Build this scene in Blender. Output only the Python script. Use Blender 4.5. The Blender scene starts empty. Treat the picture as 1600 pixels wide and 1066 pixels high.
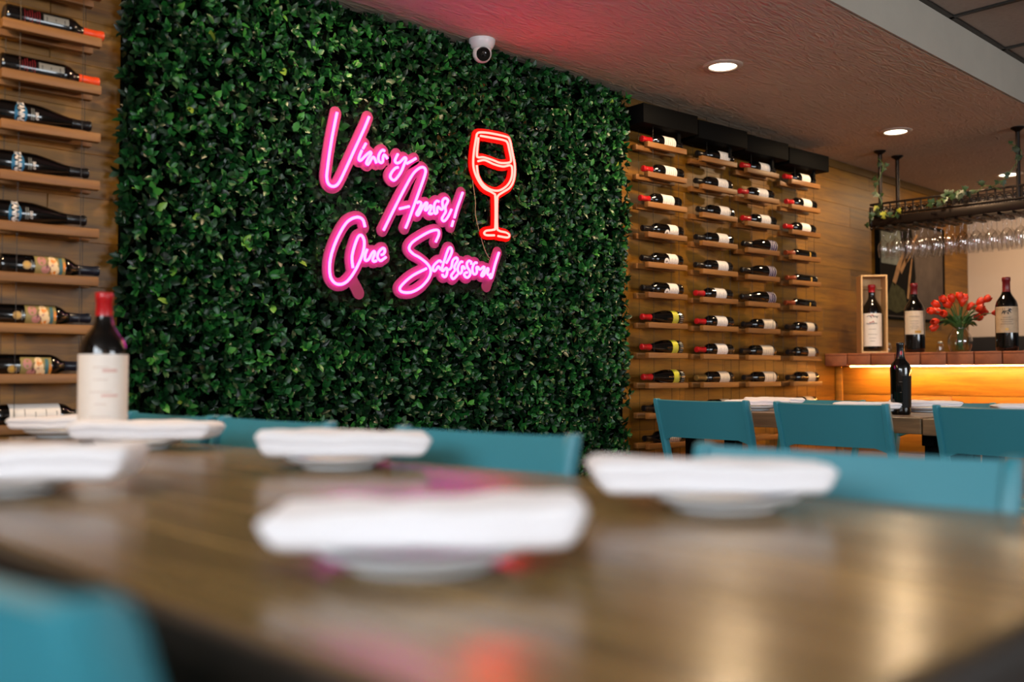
import bpy, bmesh, math, random
import numpy as np
from mathutils import Matrix, Vector, Euler
PI = math.pi
rad = math.radians
SC = bpy.context.scene
COL = SC.collection
random.seed(7)

# ------------------------------------------------------------------ camera
cam_data = bpy.data.cameras.new('camera')
cam = bpy.data.objects.new('camera', cam_data)
COL.objects.link(cam)
YAW, PITCH, CAMZ = rad(46.43), rad(1.912), 0.925
fw = Vector((math.cos(YAW)*math.cos(PITCH), math.sin(YAW)*math.cos(PITCH), math.sin(PITCH)))
cam.location = (0, 0, CAMZ)
cam.rotation_euler = fw.to_track_quat('-Z', 'Y').to_euler()
cam_data.sensor_width = 36.0
cam_data.lens = 1520.0/1600.0*36.0
cam_data.clip_start = 0.02
cam_data.dof.use_dof = True
cam_data.dof.focus_distance = 4.5
cam_data.dof.aperture_fstop = 1.5
cam_data.dof.aperture_blades = 9
SC.camera = cam

# ------------------------------------------------------------------ world, view
world = bpy.data.worlds.new('world')
SC.world = world
world.use_nodes = True
bg = world.node_tree.nodes['Background']
bg.inputs['Color'].default_value = (0.86, 0.93, 1.0, 1)
bg.inputs['Strength'].default_value = 17.0
SC.view_settings.view_transform = 'Standard'
SC.view_settings.look = 'None'
SC.view_settings.gamma = 1.0
SC.view_settings.use_curve_mapping = False
SC.view_settings.exposure = 0.0
SC.cycles.max_bounces = 8
SC.cycles.transparent_max_bounces = 24
SC.cycles.caustics_reflective = False
SC.cycles.caustics_refractive = False
SC.cycles.sample_clamp_indirect = 6.0
DOWNLIGHT_W = 19.0
LED_STRENGTH = 210.0
NEON_GAIN = 1.0

# ------------------------------------------------------------------ helpers
def lin(h):
    h = h.lstrip('#')
    out = []
    for i in (0, 2, 4):
        c = int(h[i:i+2], 16)/255.0
        out.append(c/12.92 if c <= 0.04045 else ((c+0.055)/1.055)**2.4)
    return tuple(out)+(1.0,)

MATS = {}
def mat(name, color, rough=0.5, metal=0.0, spec=0.5, coat=0.0, vary=0.0, vscale=8.0, stretch=(1, 1, 1), bump=0.0, bscale=60.0, emit=None, estr=0.0, objvary=0.0, sheen=0.0):
    if name in MATS: return MATS[name]
    m = bpy.data.materials.new(name)
    m.use_nodes = True
    nt = m.node_tree; N = nt.nodes; L = nt.links
    b = N['Principled BSDF']
    if isinstance(color, str): color = lin(color)
    b.inputs['Base Color'].default_value = color
    b.inputs['Roughness'].default_value = rough
    b.inputs['Metallic'].default_value = metal
    b.inputs['Specular IOR Level'].default_value = spec
    b.inputs['Coat Weight'].default_value = coat
    b.inputs['Coat Roughness'].default_value = 0.05
    b.inputs['Sheen Weight'].default_value = sheen
    if emit:
        b.inputs['Emission Color'].default_value = emit
        b.inputs['Emission Strength'].default_value = estr
    if vary or bump:
        tc = N.new('ShaderNodeTexCoord'); mp = N.new('ShaderNodeMapping')
        mp.inputs['Scale'].default_value = stretch
        L.new(tc.outputs['Object'], mp.inputs['Vector'])
    last = None
    if vary:
        nz = N.new('ShaderNodeTexNoise'); nz.inputs['Scale'].default_value = vscale; nz.inputs['Detail'].default_value = 6
        nz.inputs['Roughness'].default_value = 0.65
        L.new(mp.outputs['Vector'], nz.inputs['Vector'])
        mr = N.new('ShaderNodeMapRange')
        mr.inputs['From Min'].default_value = 0.3; mr.inputs['From Max'].default_value = 0.7
        mr.inputs['To Min'].default_value = 1-vary; mr.inputs['To Max'].default_value = 1+vary
        L.new(nz.outputs['Fac'], mr.inputs['Value'])
        last = mr.outputs['Result']
    if objvary:
        oi = N.new('ShaderNodeObjectInfo'); mr2 = N.new('ShaderNodeMapRange')
        mr2.inputs['To Min'].default_value = 1-objvary; mr2.inputs['To Max'].default_value = 1+objvary
        L.new(oi.outputs['Random'], mr2.inputs['Value'])
        if last is None: last = mr2.outputs['Result']
        else:
            mu = N.new('ShaderNodeMath'); mu.operation = 'MULTIPLY'
            L.new(last, mu.inputs[0]); L.new(mr2.outputs['Result'], mu.inputs[1]); last = mu.outputs[0]
    if last is not None:
        vm = N.new('ShaderNodeVectorMath'); vm.operation = 'SCALE'
        vm.inputs[0].default_value = color[:3]
        L.new(last, vm.inputs['Scale']); L.new(vm.outputs['Vector'], b.inputs['Base Color'])
    if bump:
        nb = N.new('ShaderNodeTexNoise'); nb.inputs['Scale'].default_value = bscale; nb.inputs['Detail'].default_value = 4
        L.new(mp.outputs['Vector'], nb.inputs['Vector'])
        bp = N.new('ShaderNodeBump'); bp.inputs['Strength'].default_value = bump; bp.inputs['Distance'].default_value = 0.01
        L.new(nb.outputs['Fac'], bp.inputs['Height']); L.new(bp.outputs['Normal'], b.inputs['Normal'])
    MATS[name] = m
    return m

def wood(name, c1, c2, rough=0.45, axis='X', scale=1.0, objvary=0.22, coat=0.0):
    """wood: long soft grain along an axis, tone shifted per board"""
    if name in MATS: return MATS[name]
    m = bpy.data.materials.new(name); m.use_nodes = True
    nt = m.node_tree; N = nt.nodes; L = nt.links
    b = N['Principled BSDF']; b.inputs['Roughness'].default_value = rough; b.inputs['Coat Weight'].default_value = coat
    b.inputs['Coat Roughness'].default_value = 0.12
    tc = N.new('ShaderNodeTexCoord'); oi = N.new('ShaderNodeObjectInfo')
    off = N.new('ShaderNodeVectorMath'); off.operation = 'SCALE'; off.inputs['Scale'].default_value = 37.0
    cx = N.new('ShaderNodeCombineXYZ')
    for k in range(3): L.new(oi.outputs['Random'], cx.inputs[k])
    L.new(cx.outputs[0], off.inputs[0])
    ad = N.new('ShaderNodeVectorMath'); ad.operation = 'ADD'
    L.new(tc.outputs['Object'], ad.inputs[0]); L.new(off.outputs['Vector'], ad.inputs[1])
    mp = N.new('ShaderNodeMapping')
    s = {'X': (1.2, 16, 16), 'Y': (16, 1.2, 16), 'Z': (16, 16, 1.2)}[axis]
    mp.inputs['Scale'].default_value = tuple(v*scale for v in s)
    L.new(ad.outputs['Vector'], mp.inputs['Vector'])
    n1 = N.new('ShaderNodeTexNoise'); n1.inputs['Scale'].default_value = 1.6; n1.inputs['Detail'].default_value = 8; n1.inputs['Roughness'].default_value = 0.7
    n1.inputs['Distortion'].default_value = 0.6
    L.new(mp.outputs['Vector'], n1.inputs['Vector'])
    cr = N.new('ShaderNodeValToRGB')
    cr.color_ramp.elements[0].position = 0.32; cr.color_ramp.elements[0].color = lin(c1)
    cr.color_ramp.elements[1].position = 0.68; cr.color_ramp.elements[1].color = lin(c2)
    L.new(n1.outputs['Fac'], cr.inputs['Fac'])
    mr = N.new('ShaderNodeMapRange'); mr.inputs['To Min'].default_value = 1-objvary; mr.inputs['To Max'].default_value = 1+objvary
    L.new(oi.outputs['Random'], mr.inputs['Value'])
    vm = N.new('ShaderNodeVectorMath'); vm.operation = 'SCALE'
    L.new(cr.outputs['Color'], vm.inputs[0]); L.new(mr.outputs['Result'], vm.inputs['Scale'])
    L.new(vm.outputs['Vector'], b.inputs['Base Color'])
    bp = N.new('ShaderNodeBump'); bp.inputs['Strength'].default_value = 0.12; bp.inputs['Distance'].default_value = 0.004
    L.new(n1.outputs['Fac'], bp.inputs['Height']); L.new(bp.outputs['Normal'], b.inputs['Normal'])
    MATS[name] = m
    return m

def thin_glass(name, tint=(1, 1, 1, 1), ior=1.45, rough=0.0, gain=1.0):
    """thin clear sheet: what passes goes straight through, the rest is mirrored by Fresnel"""
    m = bpy.data.materials.new(name); m.use_nodes = True
    nt = m.node_tree; N = nt.nodes; L = nt.links
    N.remove(N['Principled BSDF'])
    t = N.new('ShaderNodeBsdfTransparent'); t.inputs['Color'].default_value = tint
    g = N.new('ShaderNodeBsdfGlossy'); g.inputs['Roughness'].default_value = rough
    fr = N.new('ShaderNodeFresnel'); ge = N.new('ShaderNodeNewGeometry'); mr = N.new('ShaderNodeMapRange')
    mr.inputs['To Min'].default_value = ior; mr.inputs['To Max'].default_value = 1.0/ior     # the far face of a thin sheet mirrors as the near one
    L.new(ge.outputs['Backfacing'], mr.inputs['Value']); L.new(mr.outputs['Result'], fr.inputs['IOR'])
    mu = N.new('ShaderNodeMath'); mu.operation = 'MULTIPLY'; mu.inputs[1].default_value = gain; mu.use_clamp = True
    mx = N.new('ShaderNodeMixShader')
    L.new(fr.outputs[0], mu.inputs[0]); L.new(mu.outputs[0], mx.inputs[0])
    L.new(t.outputs[0], mx.inputs[1]); L.new(g.outputs[0], mx.inputs[2])
    L.new(mx.outputs[0], N['Material Output'].inputs['Surface'])
    MATS[name] = m
    return m

def emission(name, color, strength):
    m = bpy.data.materials.new(name); m.use_nodes = True
    nt = m.node_tree; N = nt.nodes
    N.remove(N['Principled BSDF'])
    e = N.new('ShaderNodeEmission'); e.inputs['Color'].default_value = tuple(color)+(1,) if len(color) == 3 else color
    e.inputs['Strength'].default_value = strength
    nt.links.new(e.outputs[0], N['Material Output'].inputs['Surface'])
    MATS[name] = m
    return m

class MB:
    def __init__(s): s.v = []; s.f = []; s.mi = []; s.cur = 0
    def add(s, vs, fs):
        o = len(s.v); s.v.extend([tuple(p) for p in vs])
        for f in fs: s.f.append(tuple(i+o for i in f)); s.mi.append(s.cur)
        return s
    def box(s, c, d, bev=0.0, seg=2, M=None):
        bm = bmesh.new(); bmesh.ops.create_cube(bm, size=1.0)
        for v in bm.verts: v.co = Vector((v.co.x*d[0], v.co.y*d[1], v.co.z*d[2]))
        if bev > 0: bmesh.ops.bevel(bm, geom=bm.edges[:], offset=bev, segments=seg, affect='EDGES', profile=0.5)
        bm.verts.index_update()
        vs = []
        for v in bm.verts:
            p = v.co.copy()
            if M is not None: p = M @ p
            vs.append((p.x+c[0], p.y+c[1], p.z+c[2]))
        s.add(vs, [[v.index for v in f.verts] for f in bm.faces]); bm.free(); return s
    def lathe(s, prof, n=24, c=(0, 0, 0), M=None, cap0=True, cap1=True):
        vs = []; fs = []
        for r, z in prof:
            for k in range(n):
                a = 2*PI*k/n; vs.append(Vector((r*math.cos(a), r*math.sin(a), z)))
        m = len(prof)
        for i in range(m-1):
            for k in range(n):
                k2 = (k+1) % n
                fs.append((i*n+k, i*n+k2, (i+1)*n+k2, (i+1)*n+k))
        if cap0: fs.append(tuple(range(n))[::-1])
        if cap1: fs.append(tuple((m-1)*n+k for k in range(n)))
        if M is not None: vs = [M @ p for p in vs]
        s.add([(p.x+c[0], p.y+c[1], p.z+c[2]) for p in vs], fs); return s
    def tube(s, pts, r, n=8, caps=True, closed=False):
        pts = [Vector(p) for p in pts]; m = len(pts)
        rr = r if isinstance(r, (list, tuple)) else [r]*m
        tang = []
        for i in range(m):
            a = pts[max(i-1, 0)]; b = pts[min(i+1, m-1)]
            t = (b-a); tang.append(t.normalized() if t.length > 1e-9 else Vector((0, 0, 1)))
        up = Vector((0, 0, 1)) if abs(tang[0].z) < 0.9 else Vector((1, 0, 0))
        nrm = tang[0].cross(up).normalized(); vs = []; fs = []
        for i in range(m):
            nrm = (nrm - tang[i]*nrm.dot(tang[i])).normalized(); bi = tang[i].cross(nrm)
            for k in range(n):
                a = 2*PI*k/n; vs.append(pts[i]+nrm*(rr[i]*math.cos(a))+bi*(rr[i]*math.sin(a)))
        for i in range(m-1):
            for k in range(n):
                k2 = (k+1) % n; fs.append((i*n+k, i*n+k2, (i+1)*n+k2, (i+1)*n+k))
        if caps: fs.append(tuple(range(n))[::-1]); fs.append(tuple((m-1)*n+k for k in range(n)))
        return s.add(vs, fs)
    def slab(s, grid, thick):
        """grid[i][j] -> (front point, unit normal): a bent sheet with thickness"""
        a = len(grid); b = len(grid[0]); vs = []
        for side in (0, 1):
            for i in range(a):
                for j in range(b):
                    p, n = grid[i][j]; vs.append(Vector(p)-Vector(n)*(thick*side))
        F = lambda i, j, sd: sd*a*b+i*b+j
        fs = []
        for i in range(a-1):
            for j in range(b-1):
                fs.append((F(i, j, 0), F(i, j+1, 0), F(i+1, j+1, 0), F(i+1, j, 0)))
                fs.append((F(i, j, 1), F(i+1, j, 1), F(i+1, j+1, 1), F(i, j+1, 1)))
        for i in range(a-1):
            fs.append((F(i, 0, 0), F(i+1, 0, 0), F(i+1, 0, 1), F(i, 0, 1)))
            fs.append((F(i, b-1, 0), F(i, b-1, 1), F(i+1, b-1, 1), F(i+1, b-1, 0)))
        for j in range(b-1):
            fs.append((F(0, j, 0), F(0, j, 1), F(0, j+1, 1), F(0, j+1, 0)))
            fs.append((F(a-1, j, 0), F(a-1, j+1, 0), F(a-1, j+1, 1), F(a-1, j, 1)))
        return s.add(vs, fs)
    def prism(s, quad, z0, z1):
        q = list(quad); n = len(q)
        vs = [(x, y, z0) for x, y in q]+[(x, y, z1) for x, y in q]
        fs = [tuple(range(n))[::-1], tuple(range(n, 2*n))]+[(i, (i+1) % n, n+(i+1) % n, n+i) for i in range(n)]
        return s.add(vs, fs)
    def mesh(s, name, mats, smooth=True, angle=42):
        me = bpy.data.meshes.new(name); me.from_pydata(s.v, [], s.f)
        if not isinstance(mats, (list, tuple)): mats = [mats]
        for m in mats: me.materials.append(m)
        if any(s.mi): me.polygons.foreach_set('material_index', s.mi)
        bm = bmesh.new(); bm.from_mesh(me); bmesh.ops.recalc_face_normals(bm, faces=bm.faces[:]); bm.to_mesh(me); bm.free()
        if smooth:
            me.polygons.foreach_set('use_smooth', [True]*len(me.polygons)); me.set_sharp_from_angle(angle=rad(angle))
        me.update(); return me

def link(name, me, parent=None, loc=(0, 0, 0), rot=(0, 0, 0)):
    o = bpy.data.objects.new(name, me); COL.objects.link(o)
    o.location = loc; o.rotation_euler = rot
    if parent is not None: o.parent = parent
    return o
def obj(name, mb, mats, parent=None, smooth=True, loc=(0, 0, 0), rot=(0, 0, 0), angle=42):
    return link(name, mb.mesh(name, mats, smooth, angle), parent, loc, rot)
def tag(o, label=None, cat=None, group=None, kind=None):
    if label: o['label'] = label
    if cat: o['category'] = cat
    if group: o['group'] = group
    if kind: o['kind'] = kind
    return o
def thing(name, label, cat, loc=(0, 0, 0), rz=0.0, group=None):
    o = bpy.data.objects.new(name, None); COL.objects.link(o)
    o.location = loc; o.rotation_euler = (0, 0, rz); o.empty_display_size = 0.05
    return tag(o, label, cat, group)
KIDS = {}
def kids_of(o): return [c for c in o.children]
def dup(o, parent=None):
    c = o.copy(); COL.objects.link(c)
    if parent is not None: c.parent = parent
    for ch in list(o.children): dup(ch, c)
    return c
def crom(pts, sub=6):
    """smooth curve through points"""
    P = [np.array(p, float) for p in pts]
    if len(P) < 3:
        return [P[0]+(P[1]-P[0])*t for t in np.linspace(0, 1, 3)]
    Q = [2*P[0]-P[1]]+P+[2*P[-1]-P[-2]]; out = []
    for i in range(1, len(Q)-2):
        a, b, c, d = Q[i-1], Q[i], Q[i+1], Q[i+2]
        for k in range(sub):
            t = k/sub
            out.append(0.5*((2*b)+(c-a)*t+(2*a-5*b+4*c-d)*t*t+(3*b-a-3*c+d)*t**3))
    out.append(P[-1]); return out

# ------------------------------------------------------------------ materials
M_wall = wood('oak_wall', '#5a3706', '#90600e', rough=0.5, axis='X', objvary=0.2)
M_oakbar = wood('oak_shelf', '#70451f', '#96652f', rough=0.5, axis='X', objvary=0.12)
M_table = wood('table_wood', '#574329', '#97784a', rough=0.24, axis='Y', scale=0.8, objvary=0.12)
M_table2 = wood('table_wood_grey', '#4f4130', '#83694a', rough=0.3, axis='Y', scale=0.9, objvary=0.1)
M_plaster = mat('ceiling_plaster', '#cbb8a3', rough=0.8, vary=0.05, vscale=3, bump=0.0)
M_face = mat('soffit_paint', '#a1988b', rough=0.7, vary=0.04, vscale=5, bump=0.06, bscale=30)
M_tile = mat('ceiling_tile', '#a3958a', rough=0.9, vary=0.08, vscale=40, bump=0.1, bscale=120)
M_grid = mat('grid_dark', '#221d18', rough=0.5)
M_black = mat('black_metal', '#070707', rough=0.7, spec=0.06)
M_steel = mat('dark_steel', '#141313', rough=0.4, metal=0.6)
M_wire = mat('cable_steel', '#2b2622', rough=0.4, metal=0.8)
M_teal = mat('teal_plastic', '#317c8a', rough=0.42, spec=0.45, vary=0.02, vscale=3)
M_floor = mat('floor_boards', '#3a2c22', rough=0.4, vary=0.15, vscale=3, stretch=(1, 8, 1))
M_paint = mat('wall_paint', '#cdb8a6', rough=0.7, vary=0.03, vscale=4)
M_dark = mat('dark_band', '#1d1b1b', rough=0.5)
M_terra = mat('terracotta', '#9c5a38', rough=0.6, vary=0.2, vscale=14, bump=0.15, bscale=60, objvary=0.12)
M_glassblack = mat('wine_glass_dark', '#050505', rough=0.06, spec=0.5, coat=0.25)
M_label = mat('label_paper', '#e9dfd5', rough=0.6, vary=0.03, vscale=30)
M_cream = mat('label_cream', '#d8c6ae', rough=0.55, vary=0.05, vscale=30)
M_tan = mat('label_tan', '#b79c7c', rough=0.55, vary=0.12, vscale=40)
M_print = mat('print_grey', '#8b8078', rough=0.6)
M_printdk = mat('print_dark', '#2a2422', rough=0.6)
M_red = mat('capsule_red', '#b3161c', rough=0.3, spec=0.5)
M_dkred = mat('capsule_dark_red', '#6a1217', rough=0.33)
M_orange = mat('capsule_orange', '#e2481a', rough=0.35)
M_capblk = mat('capsule_black', '#0d0d10', rough=0.3)
M_capnavy = mat('capsule_navy', '#141824', rough=0.3)
M_capgold = mat('capsule_gold', '#8a6d3a', rough=0.35, metal=0.5)
M_capbrn = mat('capsule_brown', '#7a3216', rough=0.35)
M_yellow = mat('label_yellow', '#c9c22c', rough=0.5)
M_purple = mat('label_purple', '#4a3a63', rough=0.5)
M_silver = mat('label_silver', '#8f8e86', rough=0.35, metal=0.4)
M_gold = mat('label_gold', '#c79a3e', rough=0.4)
M_white = mat('porcelain', '#d3d6d9', rough=0.42, spec=0.35)
M_napkin = mat('napkin_cloth', '#dcd8da', rough=0.9, bump=0.12, bscale=300, sheen=0.2)
M_pinkac = mat('pink_acrylic', '#8c3557', rough=0.5, spec=0.1)
M_redac = mat('red_acrylic', '#a00402', rough=0.5, spec=0.1, emit=(1.0, 0.0, 0.0, 1), estr=0.0)
M_pinktube = emission('pink_neon_light', (10.0*NEON_GAIN, 0.72, 7.4*NEON_GAIN), 1.0)
M_redtube = emission('red_neon_light', (30.0*NEON_GAIN, 0.74, 0.60), 1.0)
M_led = emission('led_light', (1.0, 0.47, 0.11), LED_STRENGTH)
M_lamp = emission('downlight_glow', (1.0, 0.86, 0.62), 6.0)
M_clear = thin_glass('clear_acrylic', (0.93, 0.93, 0.92, 1), 1.45)
M_glass = thin_glass('clear_glass', (0.95, 0.95, 0.95, 1), 1.52, gain=2.2)
M_pine = wood('pine_box', '#c99a62', '#e0b985', rough=0.55, axis='Z', objvary=0.08)
M_stem = mat('stem_green', '#3c5a24', rough=0.5, vary=0.2, vscale=20)
M_tulip = mat('tulip_red', '#d8330f', rough=0.45, vary=0.15, vscale=25, objvary=0.12)
M_bronze = mat('bronze_iron', '#1d1511', rough=0.4, metal=0.7)
M_camwhite = mat('camera_white', '#dcdad8', rough=0.35)
M_lens = mat('lens_black', '#070708', rough=0.08, coat=0.8)
M_trimring = mat('lamp_ring', '#c9b9aa', rough=0.35, metal=0.3)

M_table.node_tree.nodes['Principled BSDF'].inputs['Specular IOR Level'].default_value = 0.42
# trowelled ceiling: swirled ridges
def plaster_ridges(m):
    nt = m.node_tree; N = nt.nodes; L = nt.links; b = N['Principled BSDF']
    tc = N.new('ShaderNodeTexCoord'); mp = N.new('ShaderNodeMapping'); mp.inputs['Rotation'].default_value = (0, 0, rad(-32)); mp.inputs['Scale'].default_value = (3.0, 11, 3)
    L.new(tc.outputs['Object'], mp.inputs['Vector'])
    n = N.new('ShaderNodeTexNoise'); n.inputs['Scale'].default_value = 2.4; n.inputs['Detail'].default_value = 4; n.inputs['Distortion'].default_value = 2.2; n.inputs['Roughness'].default_value = 0.5
    L.new(mp.outputs['Vector'], n.inputs['Vector'])
    r = N.new('ShaderNodeValToRGB'); r.color_ramp.elements[0].position = 0.5; r.color_ramp.elements[1].position = 0.62
    L.new(n.outputs['Fac'], r.inputs['Fac'])
    ad = N.new('ShaderNodeMath'); ad.operation = 'MULTIPLY_ADD'; ad.inputs[1].default_value = 0.5
    L.new(r.outputs['Color'], ad.inputs[0]); L.new(n.outputs['Fac'], ad.inputs[2])
    bp = N.new('ShaderNodeBump'); bp.inputs['Strength'].default_value = 0.38; bp.inputs['Distance'].default_value = 0.016
    L.new(ad.outputs[0], bp.inputs['Height']); L.new(bp.outputs['Normal'], b.inputs['Normal'])
plaster_ridges(M_plaster)

# ------------------------------------------------------------------ room shell
XL, XR, YF, YB, ZC, ZT, YS = -2.3, 8.74, -4.0, 3.4, 2.44, 2.667, 1.935
def struct(name, mb, m, parent=None, smooth=False):
    o = obj(name, mb, m, parent, smooth)
    if parent is None: o['kind'] = 'structure'
    return o
struct('floor', MB().box(((XL+XR)/2, (YF+YB)/2, -0.03), (XR-XL+0.3, YB-YF+0.3, 0.06)), M_floor)
wall_back = struct('wall_back', MB().box(((XL+XR)/2, YB+0.065, 1.34), (XR-XL+0.2, 0.10, 2.7)), mat('oak_backing', '#2e1d0a', rough=0.8))  # dark brown backing behind the oak planks
wr = struct('wall_right', MB().box((XR+0.05, (YF+YB)/2, 1.34), (0.10, YB-YF, 2.7)), M_paint)
band = struct('trim_1', MB().box((XR-0.02, (YF+YB)/2+0.0, 0.615), (0.04, YB-YF-0.02, 1.25), 0.004), M_dark)
# soffit over the wine wall
struct('ceiling', MB().box(((XL+XR)/2, (YS+YB)/2+0.008, ZC+0.15), (XR-XL, YB-YS-0.016, 0.30)), M_plaster)
struct('trim_2', MB().box(((XL+XR)/2, YS+0.006, ZC+0.20), (XR-XL, 0.012, 0.40), 0.002), M_face)
# high lay-in ceiling: dark bars and tiles
ct = struct('ceiling_1', MB().box(((XL+XR)/2, (YF+YS)/2, ZT+0.09), (XR-XL, YS-YF, 0.06)), M_grid)
tg = MB()
xs = [4.795+0.677*k for k in range(-11, 7)]
ys = [YS-0.012-1.22*k for k in range(0, 6)]
for x in xs:
    if XL < x < XR: tg.box((x, (YF+YS)/2, ZT-0.002), (0.024, YS-YF, 0.008))
for y in ys:
    if y > YF: tg.box(((XL+XR)/2, y, ZT-0.002), (XR-XL, 0.024, 0.008))
obj('grid_bars', tg, M_grid, ct, False)
edges_x = [XL]+[x for x in xs if XL < x < XR]+[XR]
edges_y = [y for y in ys if y > YF]+[YF]
tile_cache = {}
for i in range(len(edges_x)-1):
    for j in range(len(edges_y)-1):
        w = edges_x[i+1]-edges_x[i]-0.02; d = edges_y[j]-edges_y[j+1]-0.02
        if w < 0.05 or d < 0.05: continue
        k = (round(w, 3), round(d, 3))
        if k not in tile_cache: tile_cache[k] = MB().box((0, 0, 0), (w, d, 0.016), 0.003, 1).mesh('tile', M_tile, False)
        link('tile', tile_cache[k], ct, ((edges_x[i]+edges_x[i+1])/2, (edges_y[j]+edges_y[j+1])/2, ZT+0.012))

# street side: wall_left and wall_front with shop windows
def windowed(name, horiz, const, a0, a1, wins, z0, z1, zt):
    mb = MB()
    def seg(p0, p1, q0, q1):
        if p1-p0 < 1e-4 or q1-q0 < 1e-4: return
        c = ((p0+p1)/2, (q0+q1)/2)
        if horiz: mb.box((c[0], const, c[1]), (p1-p0, 0.12, q1-q0))
        else: mb.box((const, c[0], c[1]), (0.12, p1-p0, q1-q0))
    seg(a0, a1, 0, z0); seg(a0, a1, z1, zt)
    cur = a0
    for w0, w1 in wins: seg(cur, w0, z0, z1); cur = w1
    seg(cur, a1, z0, z1)
    return struct(name, mb, M_paint)
WL = [(-3.4, -1.35), (-1.15, 1.1)]
WF = [(2.2, 3.5), (3.7, 5.0)]
windowed('wall_left', False, XL-0.06, YF-0.12, YB+0.1, WL, 1.30, 2.64, 2.74)
windowed('wall_front', True, YF-0.06, XL, XR, WF, 1.05, 2.6, 2.74)
def window(n, horiz, const, w0, w1):
    mb = MB(); z0, z1 = (1.05, 2.6) if horiz else (1.30, 2.64)
    for (p, q, dp, dq) in (((w0+w1)/2, z0+0.03, w1-w0, 0.06), ((w0+w1)/2, z1-0.03, w1-w0, 0.06), (w0+0.03, (z0+z1)/2, 0.06, z1-z0), (w1-0.03, (z0+z1)/2, 0.06, z1-z0)):
        if horiz: mb.box((p, const, q), (dp, 0.07, dq), 0.004)
        else: mb.box((const, p, q), (0.07, dp, dq), 0.004)
    f = struct('window_%d' % n, mb, M_black)
    g = MB()
    if horiz: g.add([(w0, const, z0), (w1, const, z0), (w1, const, z1), (w0, const, z1)], [(0, 1, 2, 3)])
    else: g.add([(const, w0, z0), (const, w1, z0), (const, w1, z1), (const, w0, z1)], [(0, 1, 2, 3)])
    obj('pane', g, M_clear, f, False)
    # daylight gate in the opening, only guides the sky's light inwards
    ld = bpy.data.lights.new('sky_portal', 'AREA'); ld.shape = 'RECTANGLE'; ld.size = w1-w0; ld.size_y = z1-z0
    ld.cycles.is_portal = True
    lo = bpy.data.objects.new('sky_portal', ld); COL.objects.link(lo)
    if horiz: lo.location = ((w0+w1)/2, const-0.15, (z0+z1)/2); lo.rotation_euler = (rad(90), 0, 0)
    else: lo.location = (const-0.15, (w0+w1)/2, (z0+z1)/2); lo.rotation_euler = (rad(90), 0, rad(-90))
window(1, False, XL-0.06, *WL[0]); window(2, False, XL-0.06, *WL[1])
window(3, True, YF-0.06, *WF[0]); window(4, True, YF-0.06, *WF[1])

# oak planks on the back wall, one by one
plank_cache = {}
def plank(L, H, T, m, name='plank'):
    k = (round(L, 2), round(H, 3), T, m.name)
    if k not in plank_cache: plank_cache[k] = MB().box((0, 0, 0), (k[0]-0.002, T, H-0.0005), 0.0010, 1).mesh(name, m, False)
    return plank_cache[k], k[0]
rng = random.Random(3)
rows = 16; RH = ZC/rows
for (x0, x1) in ((XL, 1.42), (3.92, XR)):
    for r in range(rows):
        x = x0
        while x < x1-0.02:
            L = min(rng.choice([0.7, 0.9, 1.1, 1.4, 1.6]), x1-x)
            if x1-x-L < 0.3: L = x1-x
            L = round(L, 2)
            if L <= 0.02: break
            me, L = plank(L, RH, 0.014, M_wall)
            link('plank', me, wall_back, (x+L/2, YB+0.007, RH*(r+0.5)))
            x += L
struct('trim_3', MB().box(((4.02+XR)/2, YB-0.007, 2.412), (XR-4.02, 0.014, 0.055), 0.002), wood('oak_trim', '#4c3210', '#70501f', axis='X'))
struct('trim_4', MB().box(((XL+1.3)/2, YB-0.007, 2.412), (1.3-XL, 0.014, 0.055), 0.002), MATS['oak_trim'])

# ------------------------------------------------------------------ downlights in the soffit
rails = [(0.26, 'leftmost recessed downlight over the hedge wall'), (2.14, 'recessed downlight above the pink neon sign'), (4.02, 'recessed round downlight in the soffit between hedge and wine racks'),
         (5.90, 'recessed round downlight in the soffit near the glass rack pole'), (7.80, 'recessed round downlight seen past the ivy above the glass rack')]
for x, lab in rails:
    t = thing('downlight', lab, 'ceiling light', (x, 2.72, ZC), 0, 'soffit downlights')
    obj('trim_ring', MB().lathe([(0.066, -0.003), (0.070, -0.009), (0.090, -0.008), (0.098, -0.002), (0.098, 0.002), (0.066, 0.002)], 40, cap0=False, cap1=False), M_trimring, t)
    obj('diffuser', MB().lathe([(0.067, -0.004), (0.0005, -0.0045)], 40, cap0=False), M_lamp, t)
    ld = bpy.data.lights.new('downlight_lamp', 'AREA'); ld.shape = 'DISK'; ld.size = 0.12; ld.energy = DOWNLIGHT_W; ld.color = (1.0, 0.70, 0.40)
    lo = bpy.data.objects.new('downlight_lamp', ld); COL.objects.link(lo); lo.location = (0, 0, -0.012); lo.parent = t

# ------------------------------------------------------------------ hedge wall
def leaf_material(name, source):
    m = bpy.data.materials.new(name); m.use_nodes = True
    nt = m.node_tree; N = nt.nodes; L = nt.links; b = N['Principled BSDF']
    b.inputs['Roughness'].default_value = 0.36; b.inputs['Specular IOR Level'].default_value = 0.33
    cr = N.new('ShaderNodeValToRGB'); e = cr.color_ramp.elements
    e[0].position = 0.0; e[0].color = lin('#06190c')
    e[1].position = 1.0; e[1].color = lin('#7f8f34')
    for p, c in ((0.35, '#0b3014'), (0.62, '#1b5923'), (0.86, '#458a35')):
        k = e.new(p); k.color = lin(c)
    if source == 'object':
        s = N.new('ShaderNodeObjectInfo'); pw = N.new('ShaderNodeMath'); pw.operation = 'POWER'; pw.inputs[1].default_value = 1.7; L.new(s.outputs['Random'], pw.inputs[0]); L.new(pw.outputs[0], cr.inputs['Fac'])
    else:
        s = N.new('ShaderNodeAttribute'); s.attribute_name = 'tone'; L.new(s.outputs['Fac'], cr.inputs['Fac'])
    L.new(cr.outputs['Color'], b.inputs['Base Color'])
    return m
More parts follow.
